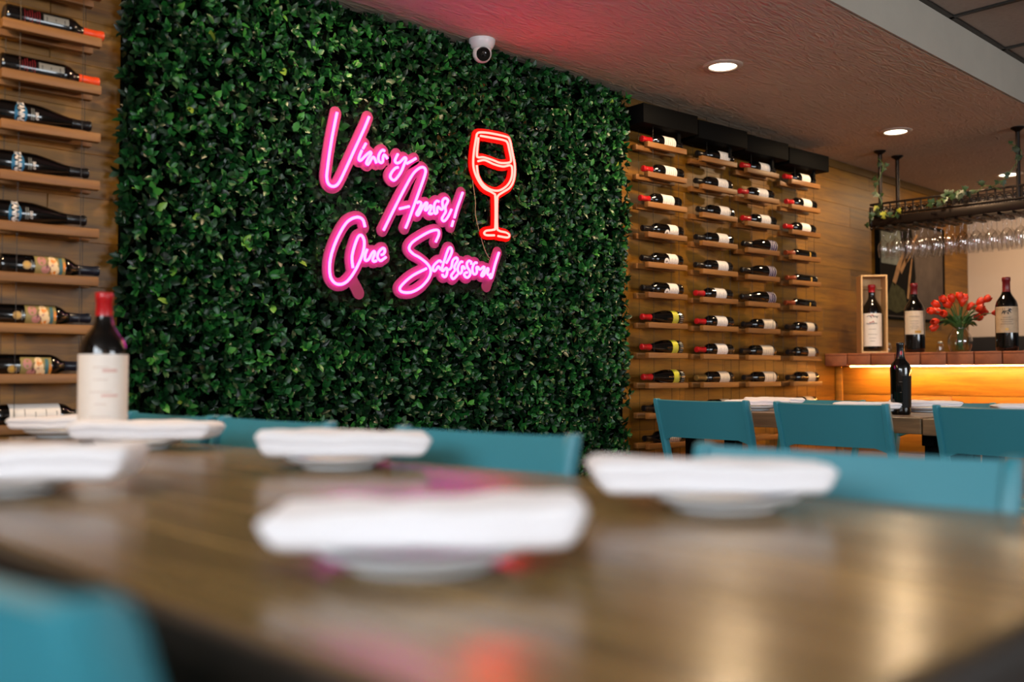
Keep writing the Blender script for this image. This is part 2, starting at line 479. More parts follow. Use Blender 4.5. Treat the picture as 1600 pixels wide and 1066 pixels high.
M_leafmass = leaf_material('leaf_green_mass', 'attr')
M_leafobj = leaf_material('leaf_green', 'object')
def leaf_shape(L, W, fold, curl):
    """pointed oval folded along its midrib, 8 faces; base at origin, tip along +y, face up +z"""
    ts = [0.0, 0.28, 0.58, 0.84, 1.0]; ws = [0.12, 0.86, 1.0, 0.55, 0.0]
    vs = []
    for t, w in zip(ts, ws):
        zc = -curl*t*t*L; y = t*L; h = W*0.5*w
        vs += [(-h, y, zc+fold*h), (0, y, zc), (h, y, zc+fold*h)]
    fs = []
    for i in range(4):
        a = i*3
        fs += [(a, a+1, a+4, a+3), (a+1, a+2, a+5, a+4)]
    return np.array(vs), fs
hedge = thing('hedge_wall', 'artificial boxwood hedge panel covering the wall behind the neon sign', 'hedge', (2.68, 3.385, 0.06))
HX0, HX1, HZ0, HZ1 = 1.335, 4.00, 0.08, 2.425
obj('backing_panel', MB().box((0, 0, (HZ1-HZ0)/2+0.03), (HX1-HX0+0.03, 0.024, HZ1-HZ0+0.02), 0.003), mat('hedge_backing', '#030603', rough=0.9, spec=0.03), hedge, False)
rg = np.random.default_rng(11)
shapes = [leaf_shape(1.0, 0.52, 0.25, 0.18), leaf_shape(1.0, 0.46, 0.35, 0.3), leaf_shape(1.0, 0.56, 0.18, 0.1)]
leaves = []
NCL = 10500
for c in range(NCL):
    cx = rg.uniform(HX0-0.012, HX1+0.0); cz = rg.uniform(HZ0, HZ1)
    edge = min(cx-HX0, HX1-cx, HZ1-cz)
    depth = rg.uniform(0.014, 0.078)*(0.6 if edge < 0.02 else 1.0)
    axis = np.array([rg.normal(0, 0.45), -1.0, rg.normal(0.15, 0.45)])
    if cx-HX0 < 0.05: axis[0] -= rg.uniform(0.5, 2.0)
    if HX1-cx < 0.05: axis[0] += rg.uniform(0.2, 0.9)
    axis /= np.linalg.norm(axis)
    a1 = np.cross(axis, [0, 0, 1.0]); a1 /= np.linalg.norm(a1); a2 = np.cross(a1, axis)
    n = rg.integers(3, 6); ph = rg.uniform(0, 2*PI); yel = rg.beta(1.3, 2.6)
    for k in range(n):
        a = ph+2*PI*k/n+rg.normal(0, 0.25)
        side = a1*math.cos(a)+a2*math.sin(a)
        open_ = rg.uniform(0.22, 1.0)
        tip = axis*math.cos(open_)+side*math.sin(open_)
        nrm = axis*math.sin(open_)-side*math.cos(open_)
        if nrm[1] > 0.5: nrm = -nrm
        xax = np.cross(tip, nrm)
        Ls = rg.uniform(0.028, 0.050)
        Mx = np.stack([xax, tip, nrm], 1)*Ls
        pos = np.array([cx, YB-0.03-depth, cz])
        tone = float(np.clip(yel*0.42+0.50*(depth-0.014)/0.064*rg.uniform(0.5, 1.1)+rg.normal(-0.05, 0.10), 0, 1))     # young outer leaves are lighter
        leaves.append((pos, Mx, int(rg.integers(0, 3)), tone, Ls))
# keep tips behind the sign's boards
def leaf_verts(lf):
    V = shapes[lf[2]][0] @ lf[1].T + lf[0]
    V[:, 1] = np.maximum(V[:, 1], 3.272); V[:, 2] = np.minimum(V[:, 2], 2.438)
    return V
campos = np.array([0, 0, CAMZ])
def show(lf):
    dist = np.linalg.norm(lf[0]-campos); out = 3.4-lf[0][1]
    return lf[4]/dist*(1+10*out)
order = sorted(range(len(leaves)), key=lambda i: -show(leaves[i]))
cand = [i for i in order if leaves[i][0][2] > 0.7 and leaves[i][0][2] < 2.3 and leaves[i][0][1] < 3.325][:300]
cset = set(cand)
leaf_me = []
for V, F in shapes:
    me = MB().add([tuple(v) for v in V], F).mesh('leaf', M_leafobj, True, 80); leaf_me.append(me)
hbase = np.array([2.68, 3.385, 0.06])
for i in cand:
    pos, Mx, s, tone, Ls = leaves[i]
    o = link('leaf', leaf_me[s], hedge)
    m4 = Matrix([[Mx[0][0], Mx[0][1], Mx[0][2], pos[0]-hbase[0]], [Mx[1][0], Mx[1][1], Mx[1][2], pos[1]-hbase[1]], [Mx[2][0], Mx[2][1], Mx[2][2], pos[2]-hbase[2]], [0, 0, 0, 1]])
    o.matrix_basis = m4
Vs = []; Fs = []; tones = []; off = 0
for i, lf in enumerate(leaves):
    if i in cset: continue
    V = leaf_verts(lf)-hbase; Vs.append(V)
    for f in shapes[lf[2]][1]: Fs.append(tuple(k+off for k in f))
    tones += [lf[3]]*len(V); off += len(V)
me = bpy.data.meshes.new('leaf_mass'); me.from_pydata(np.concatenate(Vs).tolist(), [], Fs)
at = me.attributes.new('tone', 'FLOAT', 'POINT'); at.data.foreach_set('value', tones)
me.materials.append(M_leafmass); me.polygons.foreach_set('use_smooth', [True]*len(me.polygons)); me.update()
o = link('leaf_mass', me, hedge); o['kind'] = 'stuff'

# ------------------------------------------------------------------ neon sign
NEON={
 'vino':[[(2125,1955),(2115,1912),(2102,1850),(2091,1788),(2083,1732),(2079,1693),(2086,1668),(2106,1659),(2128,1669),(2145,1694),(2173,1749),(2203,1810),(2234,1872),(2260,1925),(2278,1966)],[(2263,1855),(2249,1831)],[(2244,1824),(2234,1803),(2229,1787),(2233,1781),(2243,1786),(2263,1806),(2282,1822),(2288,1821),(2287,1813),(2275,1796),(2266,1776),(2273,1771),(2280,1778),(2294,1801),(2302,1804),(2308,1797),(2316,1782)],[(2356,1838),(2347,1841),(2335,1831),(2327,1816),(2325,1800),(2331,1790),(2340,1788),(2347,1795),(2348,1811),(2353,1822),(2361,1819),(2371,1809)]],
 'y':[[(2424,1837),(2411,1813),(2411,1802),(2420,1798),(2435,1805),(2457,1826),(2466,1825),(2465,1817),(2455,1795),(2443,1769),(2425,1743),(2406,1725),(2391,1728),(2385,1739),(2393,1756),(2410,1775),(2425,1782)],[(2470,1804),(2493,1817),(2518,1833)]],
 'amor':[[(2353,1512),(2402,1599),(2461,1700),(2502,1763),(2533,1792),(2556,1801),(2570,1791),(2564,1762),(2533,1688),(2503,1617),(2480,1563),(2465,1532)],[(2433,1609),(2484,1625)],[(2526,1644),(2532,1650),(2544,1650),(2547,1641),(2537,1622),(2523,1601),(2526,1593),(2534,1597),(2546,1616),(2564,1643),(2573,1651),(2580,1649),(2573,1633),(2568,1621),(2576,1620),(2585,1631),(2596,1642),(2603,1639),(2596,1620),(2589,1609),(2598,1606),(2608,1610)],[(2645,1665),(2633,1666),(2621,1654),(2617,1633),(2619,1615),(2626,1611),(2634,1617),(2634,1632),(2638,1641),(2645,1640),(2652,1634),(2661,1633),(2666,1641),(2664,1657),(2664,1670),(2673,1681),(2684,1684),(2694,1677),(2691,1666),(2681,1650),(2680,1637),(2682,1626),(2670,1608),(2661,1593),(2668,1584),(2680,1588),(2694,1604),(2706,1623),(2715,1640)],[(2779,1722),(2763,1686),(2746,1647),(2731,1604)],[(2725,1591),(2716,1565)]],
 'que':[[(2261,1515),(2249,1544),(2219,1550),(2175,1526),(2135,1467),(2106,1401),(2095,1347),(2101,1299),(2130,1276),(2171,1286),(2211,1331),(2247,1398),(2258,1450),(2246,1478),(2228,1472),(2208,1425),(2199,1385),(2204,1345)],[(2272,1426),(2264,1408),(2261,1391),(2263,1381),(2272,1381),(2283,1391),(2295,1411),(2304,1420),(2309,1418),(2308,1407),(2300,1390),(2301,1381),(2309,1380),(2318,1384)],[(2341,1409),(2352,1413),(2359,1425),(2356,1436),(2347,1436),(2334,1426),(2325,1412),(2323,1398),(2331,1388),(2341,1386),(2355,1395),(2365,1402)]],
 'sab':[[(2627,1489),(2644,1523),(2637,1541),(2596,1531),(2536,1499),(2497,1472),(2484,1447),(2504,1428),(2543,1413),(2583,1390),(2600,1364),(2590,1332),(2550,1292),(2498,1266),(2452,1263),(2436,1275),(2452,1297),(2504,1336),(2577,1371)],[(2659,1404),(2648,1410),(2630,1399),(2614,1382),(2613,1367),(2622,1364),(2632,1373),(2640,1384),(2648,1380),(2655,1371)],[(2686,1402),(2704,1428),(2717,1454),(2713,1470),(2702,1470),(2691,1452),(2678,1420),(2664,1385),(2662,1369),(2670,1368),(2680,1378),(2688,1381),(2692,1369),(2686,1348),(2676,1342),(2667,1346),(2664,1354)],[(2702,1375),(2715,1387),(2721,1413),(2732,1426),(2745,1430),(2750,1419),(2740,1404),(2732,1389),(2735,1376),(2724,1363),(2714,1350),(2721,1338),(2732,1340),(2751,1358)],[(2779,1415),(2768,1414),(2757,1401),(2750,1381),(2757,1365),(2768,1364),(2775,1375),(2776,1392),(2784,1395),(2794,1384)],[(2829,1407),(2828,1419),(2815,1422),(2804,1411),(2807,1394),(2821,1378),(2823,1364),(2812,1350),(2798,1349),(2788,1359),(2795,1368),(2807,1371)],[(2863,1417),(2852,1417),(2840,1403),(2836,1384),(2843,1367),(2857,1368),(2863,1381),(2860,1396),(2869,1399),(2880,1389),(2903,1403),(2906,1393),(2892,1370),(2890,1362),(2900,1362),(2915,1381),(2926,1397),(2932,1393),(2926,1375),(2935,1367),(2947,1374)],[(2997,1476),(2973,1420),(2951,1359),(2938,1360)]],
 'glass':[[(2969,1551),(2920,1547),(2906,1555),(2920,1567),(2962,1576),(2974,1593),(2974,1723),(2961,1742),(2902,1760),(2861,1801),(2841,1849),(2844,1911),(2858,1980),(2864,1998),(2885,2007),(2944,2013),(3039,2014),(3063,2004),(3079,1954),(3097,1882),(3090,1822),(3065,1782),(3022,1755),(2990,1733),(2985,1703),(2985,1594),(2997,1575),(3040,1571),(3061,1562),(3050,1549),(2990,1550)],[(2883,1991),(2958,1994),(3029,1995),(3050,1986),(3061,1956),(3072,1915),(3063,1898),(3007,1887),(2958,1893),(2902,1897),(2871,1892),(2862,1904),(2871,1981)],[(2868,1874),(2909,1885),(2965,1875),(3022,1873),(3065,1885),(3079,1874),(3076,1831),(3050,1791),(3000,1760),(2951,1756),(2902,1773),(2871,1808),(2861,1855)]],
}
UNLIT={'que':[[(2200,1305),(2221,1277),(2239,1248)]],'sab':[[(2944,1352),(2929,1317)]]}

def sdf_board(strokes, R, res, y0, y1):
    """boards cut to follow the tubes: outline at distance R from the strokes, given thickness"""
    P = [np.array(s)/1000.0 for s in strokes]
    allp = np.concatenate(P); lo = allp.min(0)-R-2*res; hi = allp.max(0)+R+2*res
    nx = int((hi[0]-lo[0])/res)+1; nz = int((hi[1]-lo[1])/res)+1
    gx = lo[0]+np.arange(nx)*res; gz = lo[1]+np.arange(nz)*res
    GX, GZ = np.meshgrid(gx, gz, indexing='ij'); D = np.full(GX.shape, 9.0)
    for s in P:
        for a, b in zip(s[:-1], s[1:]):
            i0 = max(int((min(a[0], b[0])-R-2*res-lo[0])/res), 0); i1 = int((max(a[0], b[0])+R+2*res-lo[0])/res)+2
            j0 = max(int((min(a[1], b[1])-R-2*res-lo[1])/res), 0); j1 = int((max(a[1], b[1])+R+2*res-lo[1])/res)+2
            X = GX[i0:i1, j0:j1]; Z = GZ[i0:i1, j0:j1]; d = b-a; L2 = max(d@d, 1e-12)
            t = np.clip(((X-a[0])*d[0]+(Z-a[1])*d[1])/L2, 0, 1)
            q = np.hypot(X-a[0]-t*d[0], Z-a[1]-t*d[1]); D[i0:i1, j0:j1] = np.minimum(D[i0:i1, j0:j1], q)
    S = D-R; verts = []; faces = []; idx = {}
    def vid(p):
        k = (round(p[0]*1e5), round(p[1]*1e5))
        if k not in idx: idx[k] = len(verts); verts.append(p)
        return idx[k]
    rim = []
    inside = S < 0
    for i in range(nx-1):
        for j in range(nz-1):
            c = [(i, j), (i+1, j), (i+1, j+1), (i, j+1)]
            ins = [inside[p] for p in c]
            if not any(ins): continue
            poly = []; cross = []
            for k in range(4):
                p, q = c[k], c[(k+1) % 4]
                if ins[k]: poly.append(vid((gx[p[0]], gz[p[1]])))
                if ins[k] != ins[(k+1) % 4]:
                    t = S[p]/(S[p]-S[q]); t = min(max(t, 0.02), 0.98)
                    v = vid((gx[p[0]]+t*(gx[q[0]]-gx[p[0]]), gz[p[1]]+t*(gz[q[1]]-gz[p[1]])))
                    poly.append(v); cross.append((v, ins[k]))
            if len(poly) >= 3: faces.append(tuple(poly))
            if len(cross) == 2: rim.append((cross[0][0], cross[1][0]))
    n = len(verts); mb = MB()
    V = [(x, y0, z) for x, z in verts]+[(x, y1, z) for x, z in verts]
    F = [f for f in faces]+[tuple(i+n for i in f[::-1]) for f in faces]+[(a, b, b+n, a+n) for a, b in rim]
    return mb.add(V, F)
def smooth_strokes(word, src): return [[tuple(p) for p in crom(s, 5)] for s in src.get(word, [])]
SY = 3.236
pink = thing('neon_sign', 'pink neon lettering sign reading Vino y Amor! Que Sabroson! on the hedge', 'neon sign', (2.5, 3.262, 1.35))
allp = []
wordnames = {'vino': 'word_board', 'y': 'word_board', 'amor': 'word_board', 'que': 'word_board', 'sab': 'word_board'}
wordtext = {'vino': 'pink board with the word Vino', 'y': 'pink board with the letter y', 'amor': 'pink board with the word Amor!', 'que': 'pink board with the word Que', 'sab': 'pink board with the last word'}
def shift(mb, b): mb.v = [(x-b[0], y-b[1], z-b[2]) for x, y, z in mb.v]; return mb
for w in ('vino', 'y', 'amor', 'que', 'sab'):
    st = smooth_strokes(w, NEON); un = smooth_strokes(w, UNLIT); allp += st+un
    bd = obj('word_board', shift(sdf_board(st+un, 0.0265, 0.004, 3.246, 3.252), (2.5, 3.262, 1.35)), M_pinkac, pink, True, angle=50)
    bd['label'] = wordtext[w]
    for s in st:
        mb = MB().tube([(x/1000.0-2.5, SY-3.262, z/1000.0-1.35) for x, z in s], 0.0056, 8)
        obj('neon_tube', mb, M_pinktube, bd)
obj('clear_panel', shift(sdf_board(allp, 0.07, 0.008, 3.2575, 3.261), (2.5, 3.262, 1.35)), M_clear, pink, False)
red = thing('wine_glass_sign', 'red neon sign shaped like a half full wine glass', 'neon sign', (2.98, 3.262, 1.42))
st = smooth_strokes('glass', NEON)
bd = obj('glass_board', shift(sdf_board(st, 0.0185, 0.003, 3.246, 3.252), (2.98, 3.262, 1.42)), M_redac, red, True, angle=50)
for s in st:
    obj('neon_tube', MB().tube([(x/1000.0-2.98, SY-3.262, z/1000.0-1.42) for x, z in s], 0.0050, 8), M_redtube, bd)
obj('clear_panel', shift(sdf_board(st, 0.036, 0.006, 3.2535, 3.257), (2.98, 3.262, 1.42)), M_clear, red, False)
wire_pts = [(2.86, 3.25, 1.93), (2.84, 3.25, 1.85), (2.865, 3.25, 1.70), (2.87, 3.25, 1.62), (2.93, 3.25, 1.47), (2.99, 3.25, 1.43)]
obj('supply_wire', shift(MB().tube([tuple(p) for p in crom(wire_pts, 6)], 0.0016, 6), (2.98, 3.262, 1.42)), mat('wire_tan', '#8a7a58', rough=0.4), red)

# ------------------------------------------------------------------ dome camera on the soffit
t = thing('dome_camera', 'white dome security camera on the soffit above the hedge', 'camera', (2.915, 3.262, ZC))
obj('mount', MB().lathe([(0.060, 0.0), (0.060, -0.012), (0.056, -0.024), (0.047, -0.040), (0.040, -0.046)], 32), M_camwhite, t)
obj('housing', MB().lathe([(0.044*math.sin(a), -0.062-0.044*math.cos(a)) for a in np.linspace(0.02, PI-0.4, 14)], 28), M_camwhite, t)
ez = Vector((-0.48, -0.80, -0.36)).normalized()
Mx = ez.to_track_quat('Z', 'Y').to_matrix()
eye = obj('lens', MB().lathe([(0.031, 0.026), (0.031, 0.042), (0.028, 0.0458), (0.013, 0.0462), (0.012, 0.0450), (0.0005, 0.0475)], 28, (0, 0, -0.062), Mx, cap0=False), M_lens, t)

# ------------------------------------------------------------------ bottles
PROF = {
 'bordeaux': [(0.024, 0.004), (0.031, 0.0), (0.0365, 0.006), (0.0375, 0.02), (0.0375, 0.188), (0.0366, 0.198), (0.0325, 0.210), (0.0250, 0.221), (0.0185, 0.231), (0.0156, 0.242), (0.0146, 0.256), (0.0146, 0.290), (0.0162, 0.292), (0.0162, 0.302), (0.0150, 0.305), (0.008, 0.306)],
 'burgundy': [(0.026, 0.004), (0.034, 0.0), (0.0405, 0.006), (0.0415, 0.02), (0.0415, 0.120), (0.0400, 0.140), (0.0350, 0.166), (0.0285, 0.192), (0.0220, 0.216), (0.0175, 0.238), (0.0155, 0.256), (0.0148, 0.288), (0.0165, 0.290), (0.0165, 0.300), (0.0150, 0.303), (0.008, 0.304)],
 'slender': [(0.022, 0.004), (0.028, 0.0), (0.0325, 0.006), (0.0332, 0.02), (0.0332, 0.190), (0.032, 0.200), (0.0280, 0.212), (0.0220, 0.223), (0.0175, 0.233), (0.0150, 0.244), (0.0140, 0.258), (0.0140, 0.290), (0.0155, 0.292), (0.0155, 0.302), (0.0145, 0.305), (0.008, 0.306)],
 'magnum': [(0.035, 0.005), (0.047, 0.0), (0.0560, 0.009), (0.0575, 0.03), (0.0575, 0.222), (0.0560, 0.240), (0.0500, 0.258), (0.0390, 0.274), (0.0285, 0.288), (0.0225, 0.300), (0.0195, 0.316), (0.0185, 0.355), (0.0205, 0.357), (0.0205, 0.372), (0.0190, 0.376), (0.010, 0.3765)],
 'jeroboam': [(0.040, 0.005), (0.055, 0.0), (0.0630, 0.009), (0.0645, 0.03), (0.0645, 0.262), (0.0630, 0.284), (0.0570, 0.306), (0.0450, 0.326), (0.0330, 0.344), (0.0255, 0.360), (0.0220, 0.378), (0.0210, 0.430), (0.0240, 0.433), (0.0240, 0.452), (0.0220, 0.456), (0.012, 0.4565)],
 'heavy': [(0.026, 0.004), (0.034, 0.0), (0.0385, 0.006), (0.0400, 0.02), (0.0425, 0.190), (0.0415, 0.204), (0.0360, 0.217), (0.0270, 0.227), (0.0195, 0.237), (0.0165, 0.248), (0.0152, 0.262), (0.0148, 0.292), (0.0160, 0.294), (0.0160, 0.303), (0.0148, 0.306), (0.008, 0.307)],
}
def prof_r(kind, z):
    P = PROF[kind][1:]
    for (r0, z0), (r1, z1) in zip(P[:-1], P[1:]):
        if z0 <= z <= z1: return r0+(r1-r0)*(z-z0)/max(z1-z0, 1e-9)
    return P[-1][0]
def patch(mb, kind, z0, z1, a0, a1, off=0.0006, n=18, k=None):
    """a paper patch lying on the bottle, angles in degrees (-90 faces the front)"""
    m = k or 2; vs = []; fs = []
    for i in range(m):
        z = z0+(z1-z0)*i/(m-1); r = prof_r(kind, z)+off
        for j in range(n+1):
            a = rad(a0+(a1-a0)*j/n); vs.append((r*math.cos(a), r*math.sin(a), z))
    w = n+1
    for i in range(m-1):
        for j in range(n): fs.append((i*w+j, i*w+j+1, (i+1)*w+j+1, (i+1)*w+j))
    mb.add(vs, fs); return mb
def disc_patch(mb, kind, zc, ac, rad_, off=0.0012, sx=1.0):
    R = prof_r(kind, zc); vs = [None]; fs = []; n = 20
    def pt(u, v):
        a = rad(ac)+u/R; r = prof_r(kind, zc+v)+off
        return (r*math.cos(a), r*math.sin(a), zc+v)
    vs[0] = pt(0, 0)
    for k in range(n): vs.append(pt(rad_*sx*math.cos(2*PI*k/n), rad_*math.sin(2*PI*k/n)))
    for k in range(n): fs.append((0, 1+k, 1+(k+1) % n))
    return mb.add(vs, fs)
def text_wrap(txt, kind, size, zc, ac, off=0.0014, bold=0.0, shear=0.0, xs=1.0):
    """lettering bent round the bottle, read across the label"""
    cu = bpy.data.curves.new('lettering', 'FONT'); cu.body = txt; cu.size = size; cu.align_x = 'CENTER'; cu.align_y = 'CENTER'
    cu.offset = bold; cu.shear = shear; cu.resolution_u = 2
    ob = bpy.data.objects.new('lettering', cu); COL.objects.link(ob)
    dg = bpy.context.evaluated_depsgraph_get()
    me = bpy.data.meshes.new_from_object(ob.evaluated_get(dg)); vs = [v.co.copy() for v in me.vertices]; fs = [tuple(p.vertices) for p in me.polygons]
    bpy.data.objects.remove(ob); bpy.data.curves.remove(cu); bpy.data.meshes.remove(me)
    out = []
    for v in vs:
        z = zc+v.y; R = prof_r(kind, z)+off; a = rad(ac)+v.x*xs/prof_r(kind, zc)
        out.append((R*math.cos(a), R*math.sin(a), z))
    return MB().add(out, fs)
def bottle(kind, cap, cap_z, labels, glass=None, n=28, neck=None):
    """root Empty > body, capsule, label (> print)"""
    t = thing('wine_bottle', '', 'bottle')
    P = PROF[kind]; H = P[-1][1]
    obj('body', MB().lathe(P, n), glass or M_glassblack, t, angle=60)
    zs = sorted(set([cap_z]+[z for r, z in P if z > cap_z]))
    cp = [(prof_r(kind, z)+0.0007, z) for z in zs]; cp.append((0.0006, H+0.0008))
    obj('capsule', MB().lathe(cp, n, cap0=False), cap, t, angle=60)
    for spec in labels:
        mb, m, prints, nm = spec
        lb = obj(nm, mb, m, t, angle=60)
        for pm, pmat, pn in prints: obj(pn, pm, pmat, lb, False)
    return t
def lines(kind, z0, z1, n, half, rows_w, off=0.0011):
    mb = MB()
    for i in range(n):
        z = z0+(z1-z0)*i/max(n-1, 1); w = half*rows_w[i % len(rows_w)]
        patch(mb, kind, z-0.0012, z+0.0012, -90-w, -90+w, off, 8)
    return mb
def L_white(kind, z0, z1, half=105, m=None):
    return (patch(MB(), kind, z0, z1, -90-half, -90+half), m or M_label, [(lines(kind, z0+0.012, z1-0.012, 5, 30, [0.7, 1.0, 0.5, 0.9, 0.6]), M_print, 'label_print')], 'label')
PROTO = {}
PROTO['red'] = lambda: bottle('bordeaux', M_red, 0.236, [L_white('bordeaux', 0.068, 0.160)])
PROTO['round'] = lambda: bottle('bordeaux', M_capblk, 0.236, [L_white('bordeaux', 0.050, 0.122), (disc_patch(MB(), 'bordeaux', 0.143, -95, 0.0185), M_label, [(disc_patch(MB(), 'bordeaux', 0.143, -95, 0.009, 0.0016, 0.6), M_print, 'label_print')], 'round_seal')])
def yellow():
    k = 'burgundy'; pr = MB()
    for i in range(9):
        a = -150+i*15; patch(pr, k, 0.012, 0.036, a, a+7, 0.001, 3)
    mo = lines(k, 0.060, 0.085, 3, 40, [1.0, 0.6, 0.8])
    return bottle(k, M_red, 0.238, [(patch(MB(), k, 0.050, 0.095, -190, 10), M_yellow, [(mo, M_print, 'label_print')], 'label'), (pr, M_silver, [], 'base_print')])
PROTO['yellow'] = yellow
PROTO['dark'] = lambda: bottle('bordeaux', M_capblk, 0.236, [L_white('bordeaux', 0.050, 0.140)])
PROTO['gold'] = lambda: bottle('bordeaux', M_capgold, 0.230, [L_white('bordeaux', 0.045, 0.132, m=M_cream)])
PROTO['beige'] = lambda: bottle('bordeaux', M_capblk, 0.236, [L_white('bordeaux', 0.045, 0.125, 100, M_cream)])
PROTO['wide'] = lambda: bottle('bordeaux', M_capblk, 0.236, [L_white('bordeaux', 0.028, 0.140, 95, M_cream)])
def purple():
    k = 'burgundy'; st = MB()
    for z in (0.012, 0.034, 0.056, 0.074): patch(st, k, z-0.0015, z+0.0015, -190, 10, 0.0011)
    return bottle(k, M_capblk, 0.238, [(patch(MB(), k, 0.008, 0.078, -190, 10), M_purple, [(st, M_label, 'label_print')], 'label')])
PROTO['purple'] = purple
def brown():
    k = 'slender'
    return bottle(k, M_capbrn, 0.225, [(patch(MB(), k, 0.070, 0.084, -130, -50), M_gold, [], 'label')])
PROTO['brown'] = brown
def orange():
    k = 'bordeaux'
    return bottle(k, M_orange, 0.238, [(patch(MB(), k, 0.108, 0.185, -112, -78), M_silver, [(lines(k, zz, zz, 1, 10, [ww]), M_printdk, 'label_print') for zz, ww in ((0.118, 1.0), (0.145, 0.6), (0.172, 1.0))], 'label'),
        (lines(k, 0.052, 0.096, 7, 34, [1, 0.5, 0.8]), M_dkred, [], 'base_print')])
PROTO['orange'] = orange
def tannat():
    k = 'burgundy'; sw = MB()
    disc_patch(sw, k, 0.078, -84, 0.019, 0.0009, 2.0)
    return bottle(k, M_capblk, 0.240, [(sw, mat('label_blue', '#1d6488', rough=0.5), [(text_wrap('TANNAT', k, 0.026, 0.078, -84, 0.0016, 0.0009, 0.25, 0.9), M_label, 'lettering')], 'blue_swoosh'),
        (text_wrap('2017', k, 0.012, 0.125, -84, 0.0016, 0.0003), M_label, [], 'vintage_print'), (lines(k, 0.110, 0.116, 2, 26, [1]), M_silver, [], 'small_print')])
PROTO['tannat'] = tannat
def floral():
    k = 'bordeaux'; base = patch(MB(), k, 0.098, 0.190, -150, -30, 0.0006)
    def spots(lst):
        mb = MB()
        for z, a, r, s in lst: disc_patch(mb, k, z, a, r, 0.0010+0.0002*(r > 0.012), s)
        return mb
    seal = disc_patch(MB(), k, 0.074, -88, 0.013)
    return bottle(k, M_capnavy, 0.236, [(base, mat('label_ochre', '#8d7b45', rough=0.5), [
        (spots([(0.118, -115, 0.013, 1.3), (0.128, -70, 0.012, 1.0), (0.145, -95, 0.008, 2.4)]), mat('label_rose', '#b77a70', rough=0.5), 'flower_print'),
        (spots([(0.152, -100, 0.014, 1.2), (0.158, -70, 0.013, 1.2), (0.150, -130, 0.011, 1.2)]), mat('label_peach', '#e8c695', rough=0.5), 'flower_print'),
        (spots([(0.154, -118, 0.009, 1.2), (0.152, -58, 0.008, 1.4), (0.186, -90, 0.004, 4)]), mat('label_orange', '#e07f1e', rough=0.5), 'flower_print'),
        (patch(MB(), k, 0.170, 0.180, -140, -40, 0.0012), mat('label_bluegreen', '#3e6668', rough=0.5), 'leaf_print'),
        (spots([(0.138, -85, 0.007, 3.2)]), mat('label_plum', '#5a2a30', rough=0.5), 'flower_print')], 'label'),
        (seal, mat('seal_ochre', '#b08a4e', rough=0.45), [(disc_patch(MB(), k, 0.074, -88, 0.0075, 0.0015), M_gold, 'label_print')], 'round_seal'), (lines(k, 0.088, 0.094, 2, 22, [1, 0.7]), M_silver, [], 'small_print')])
PROTO['floral'] = floral
PROTO['whitebig'] = lambda: bottle('bordeaux', M_capblk, 0.236, [L_white('bordeaux', 0.035, 0.185, 100)])
CACHE = {}
def new_bottle(kind):
    if kind not in CACHE: CACHE[kind] = PROTO[kind](); return CACHE[kind]
    return dup(CACHE[kind])
def lay(t, pos, to_left, yaw, roll):
    if to_left: M = Matrix(((0, 0, -1), (0, 1, 0), (1, 0, 0)))
    else: M = Matrix(((0, 0, 1), (0, 1, 0), (-1, 0, 0)))
    M = Matrix.Rotation(yaw, 3, 'Z') @ M @ Matrix.Rotation(roll, 3, 'Z')
    t.location = pos; t.rotation_euler = M.to_euler()

# ------------------------------------------------------------------ cable racks on the oak wall
YF0, GAP = 3.265, 0.0875           # front bar centre, distance to the back bar
ORD = ['top', 'second', 'third', 'fourth', 'fifth', 'sixth', 'seventh', 'eighth', 'ninth', 'tenth', 'eleventh']
COLN = ['first', 'second', 'third', 'fourth']
def rack(x0, L, ztops, yaw, label, header=True, wire_top=2.41):
    t = thing('cable_rack', label, 'wine rack', (x0, YF0, 0), yaw, 'cable wine racks')
    bar = MB().box((0, 0, 0), (L, 0.030, 0.030), 0.0025, 2).mesh('shelf_bar', M_oakbar, True)
    for z in ztops:
        link('shelf_bar', bar, t, (L/2, 0, z-0.015)); link('shelf_bar', bar, t, (L/2, GAP, z-0.015))
    z0 = ztops[-1]-0.12
    cb = MB().tube([(0, 0, z0), (0, 0, wire_top)], 0.0011, 6).mesh('cable', M_wire, True)
    for u, v in ((0.055, -0.0), (0.035, GAP), (L-0.055, 0.0), (L-0.02, GAP)): link('cable', cb, t, (u, v, 0))
    if header:
        obj('top_bracket', MB().box((L/2+0.0, GAP/2-0.005, 2.312), (L+0.125, GAP+0.075, 0.105), 0.004), M_black, t)
        hk = MB().box((0, 0, 0), (0.020, 0.012, 0.07), 0.002).mesh('hook', M_black, True)
        link('hook', hk, t, (L-0.05, 0.0, 2.232)); link('hook', hk, t, (L+0.02, GAP-0.02, 2.232))
    return t
DESC = {'red': 'red capped wine bottle with white label', 'round': 'black capped bottle with white label and seal', 'yellow': 'red capped dark bottle with yellow band',
        'dark': 'black capped wine bottle with white label', 'gold': 'gold capped bottle with cream label', 'beige': 'black capped bottle with short cream label', 'wide': 'black capped bottle with long cream label',
        'purple': 'dark bottle with purple striped label', 'brown': 'slim brown capped bottle with small gold label', 'orange': 'orange capped bottle with silver label', 'tannat': 'dark TANNAT bottle with blue swoosh',
        'floral': 'navy capped bottle with floral label', 'whitebig': 'dark bottle with large white label'}
RT = [2.173-0.1623*k for k in range(11)]
PLAN = [(4.100, ['red']*3+['round']*3+['yellow']*3+['dark', 'dark']),
        (4.597, ['dark']*5+['red']*3+['gold', 'beige']),
        (5.060, ['red']*3+['purple']*3+['wide']*3+['wide']),
        (5.567, ['red']*3+['brown']*3+['beige']*3+['gold'])]
rb = random.Random(5)
BYAW = rad(-6)
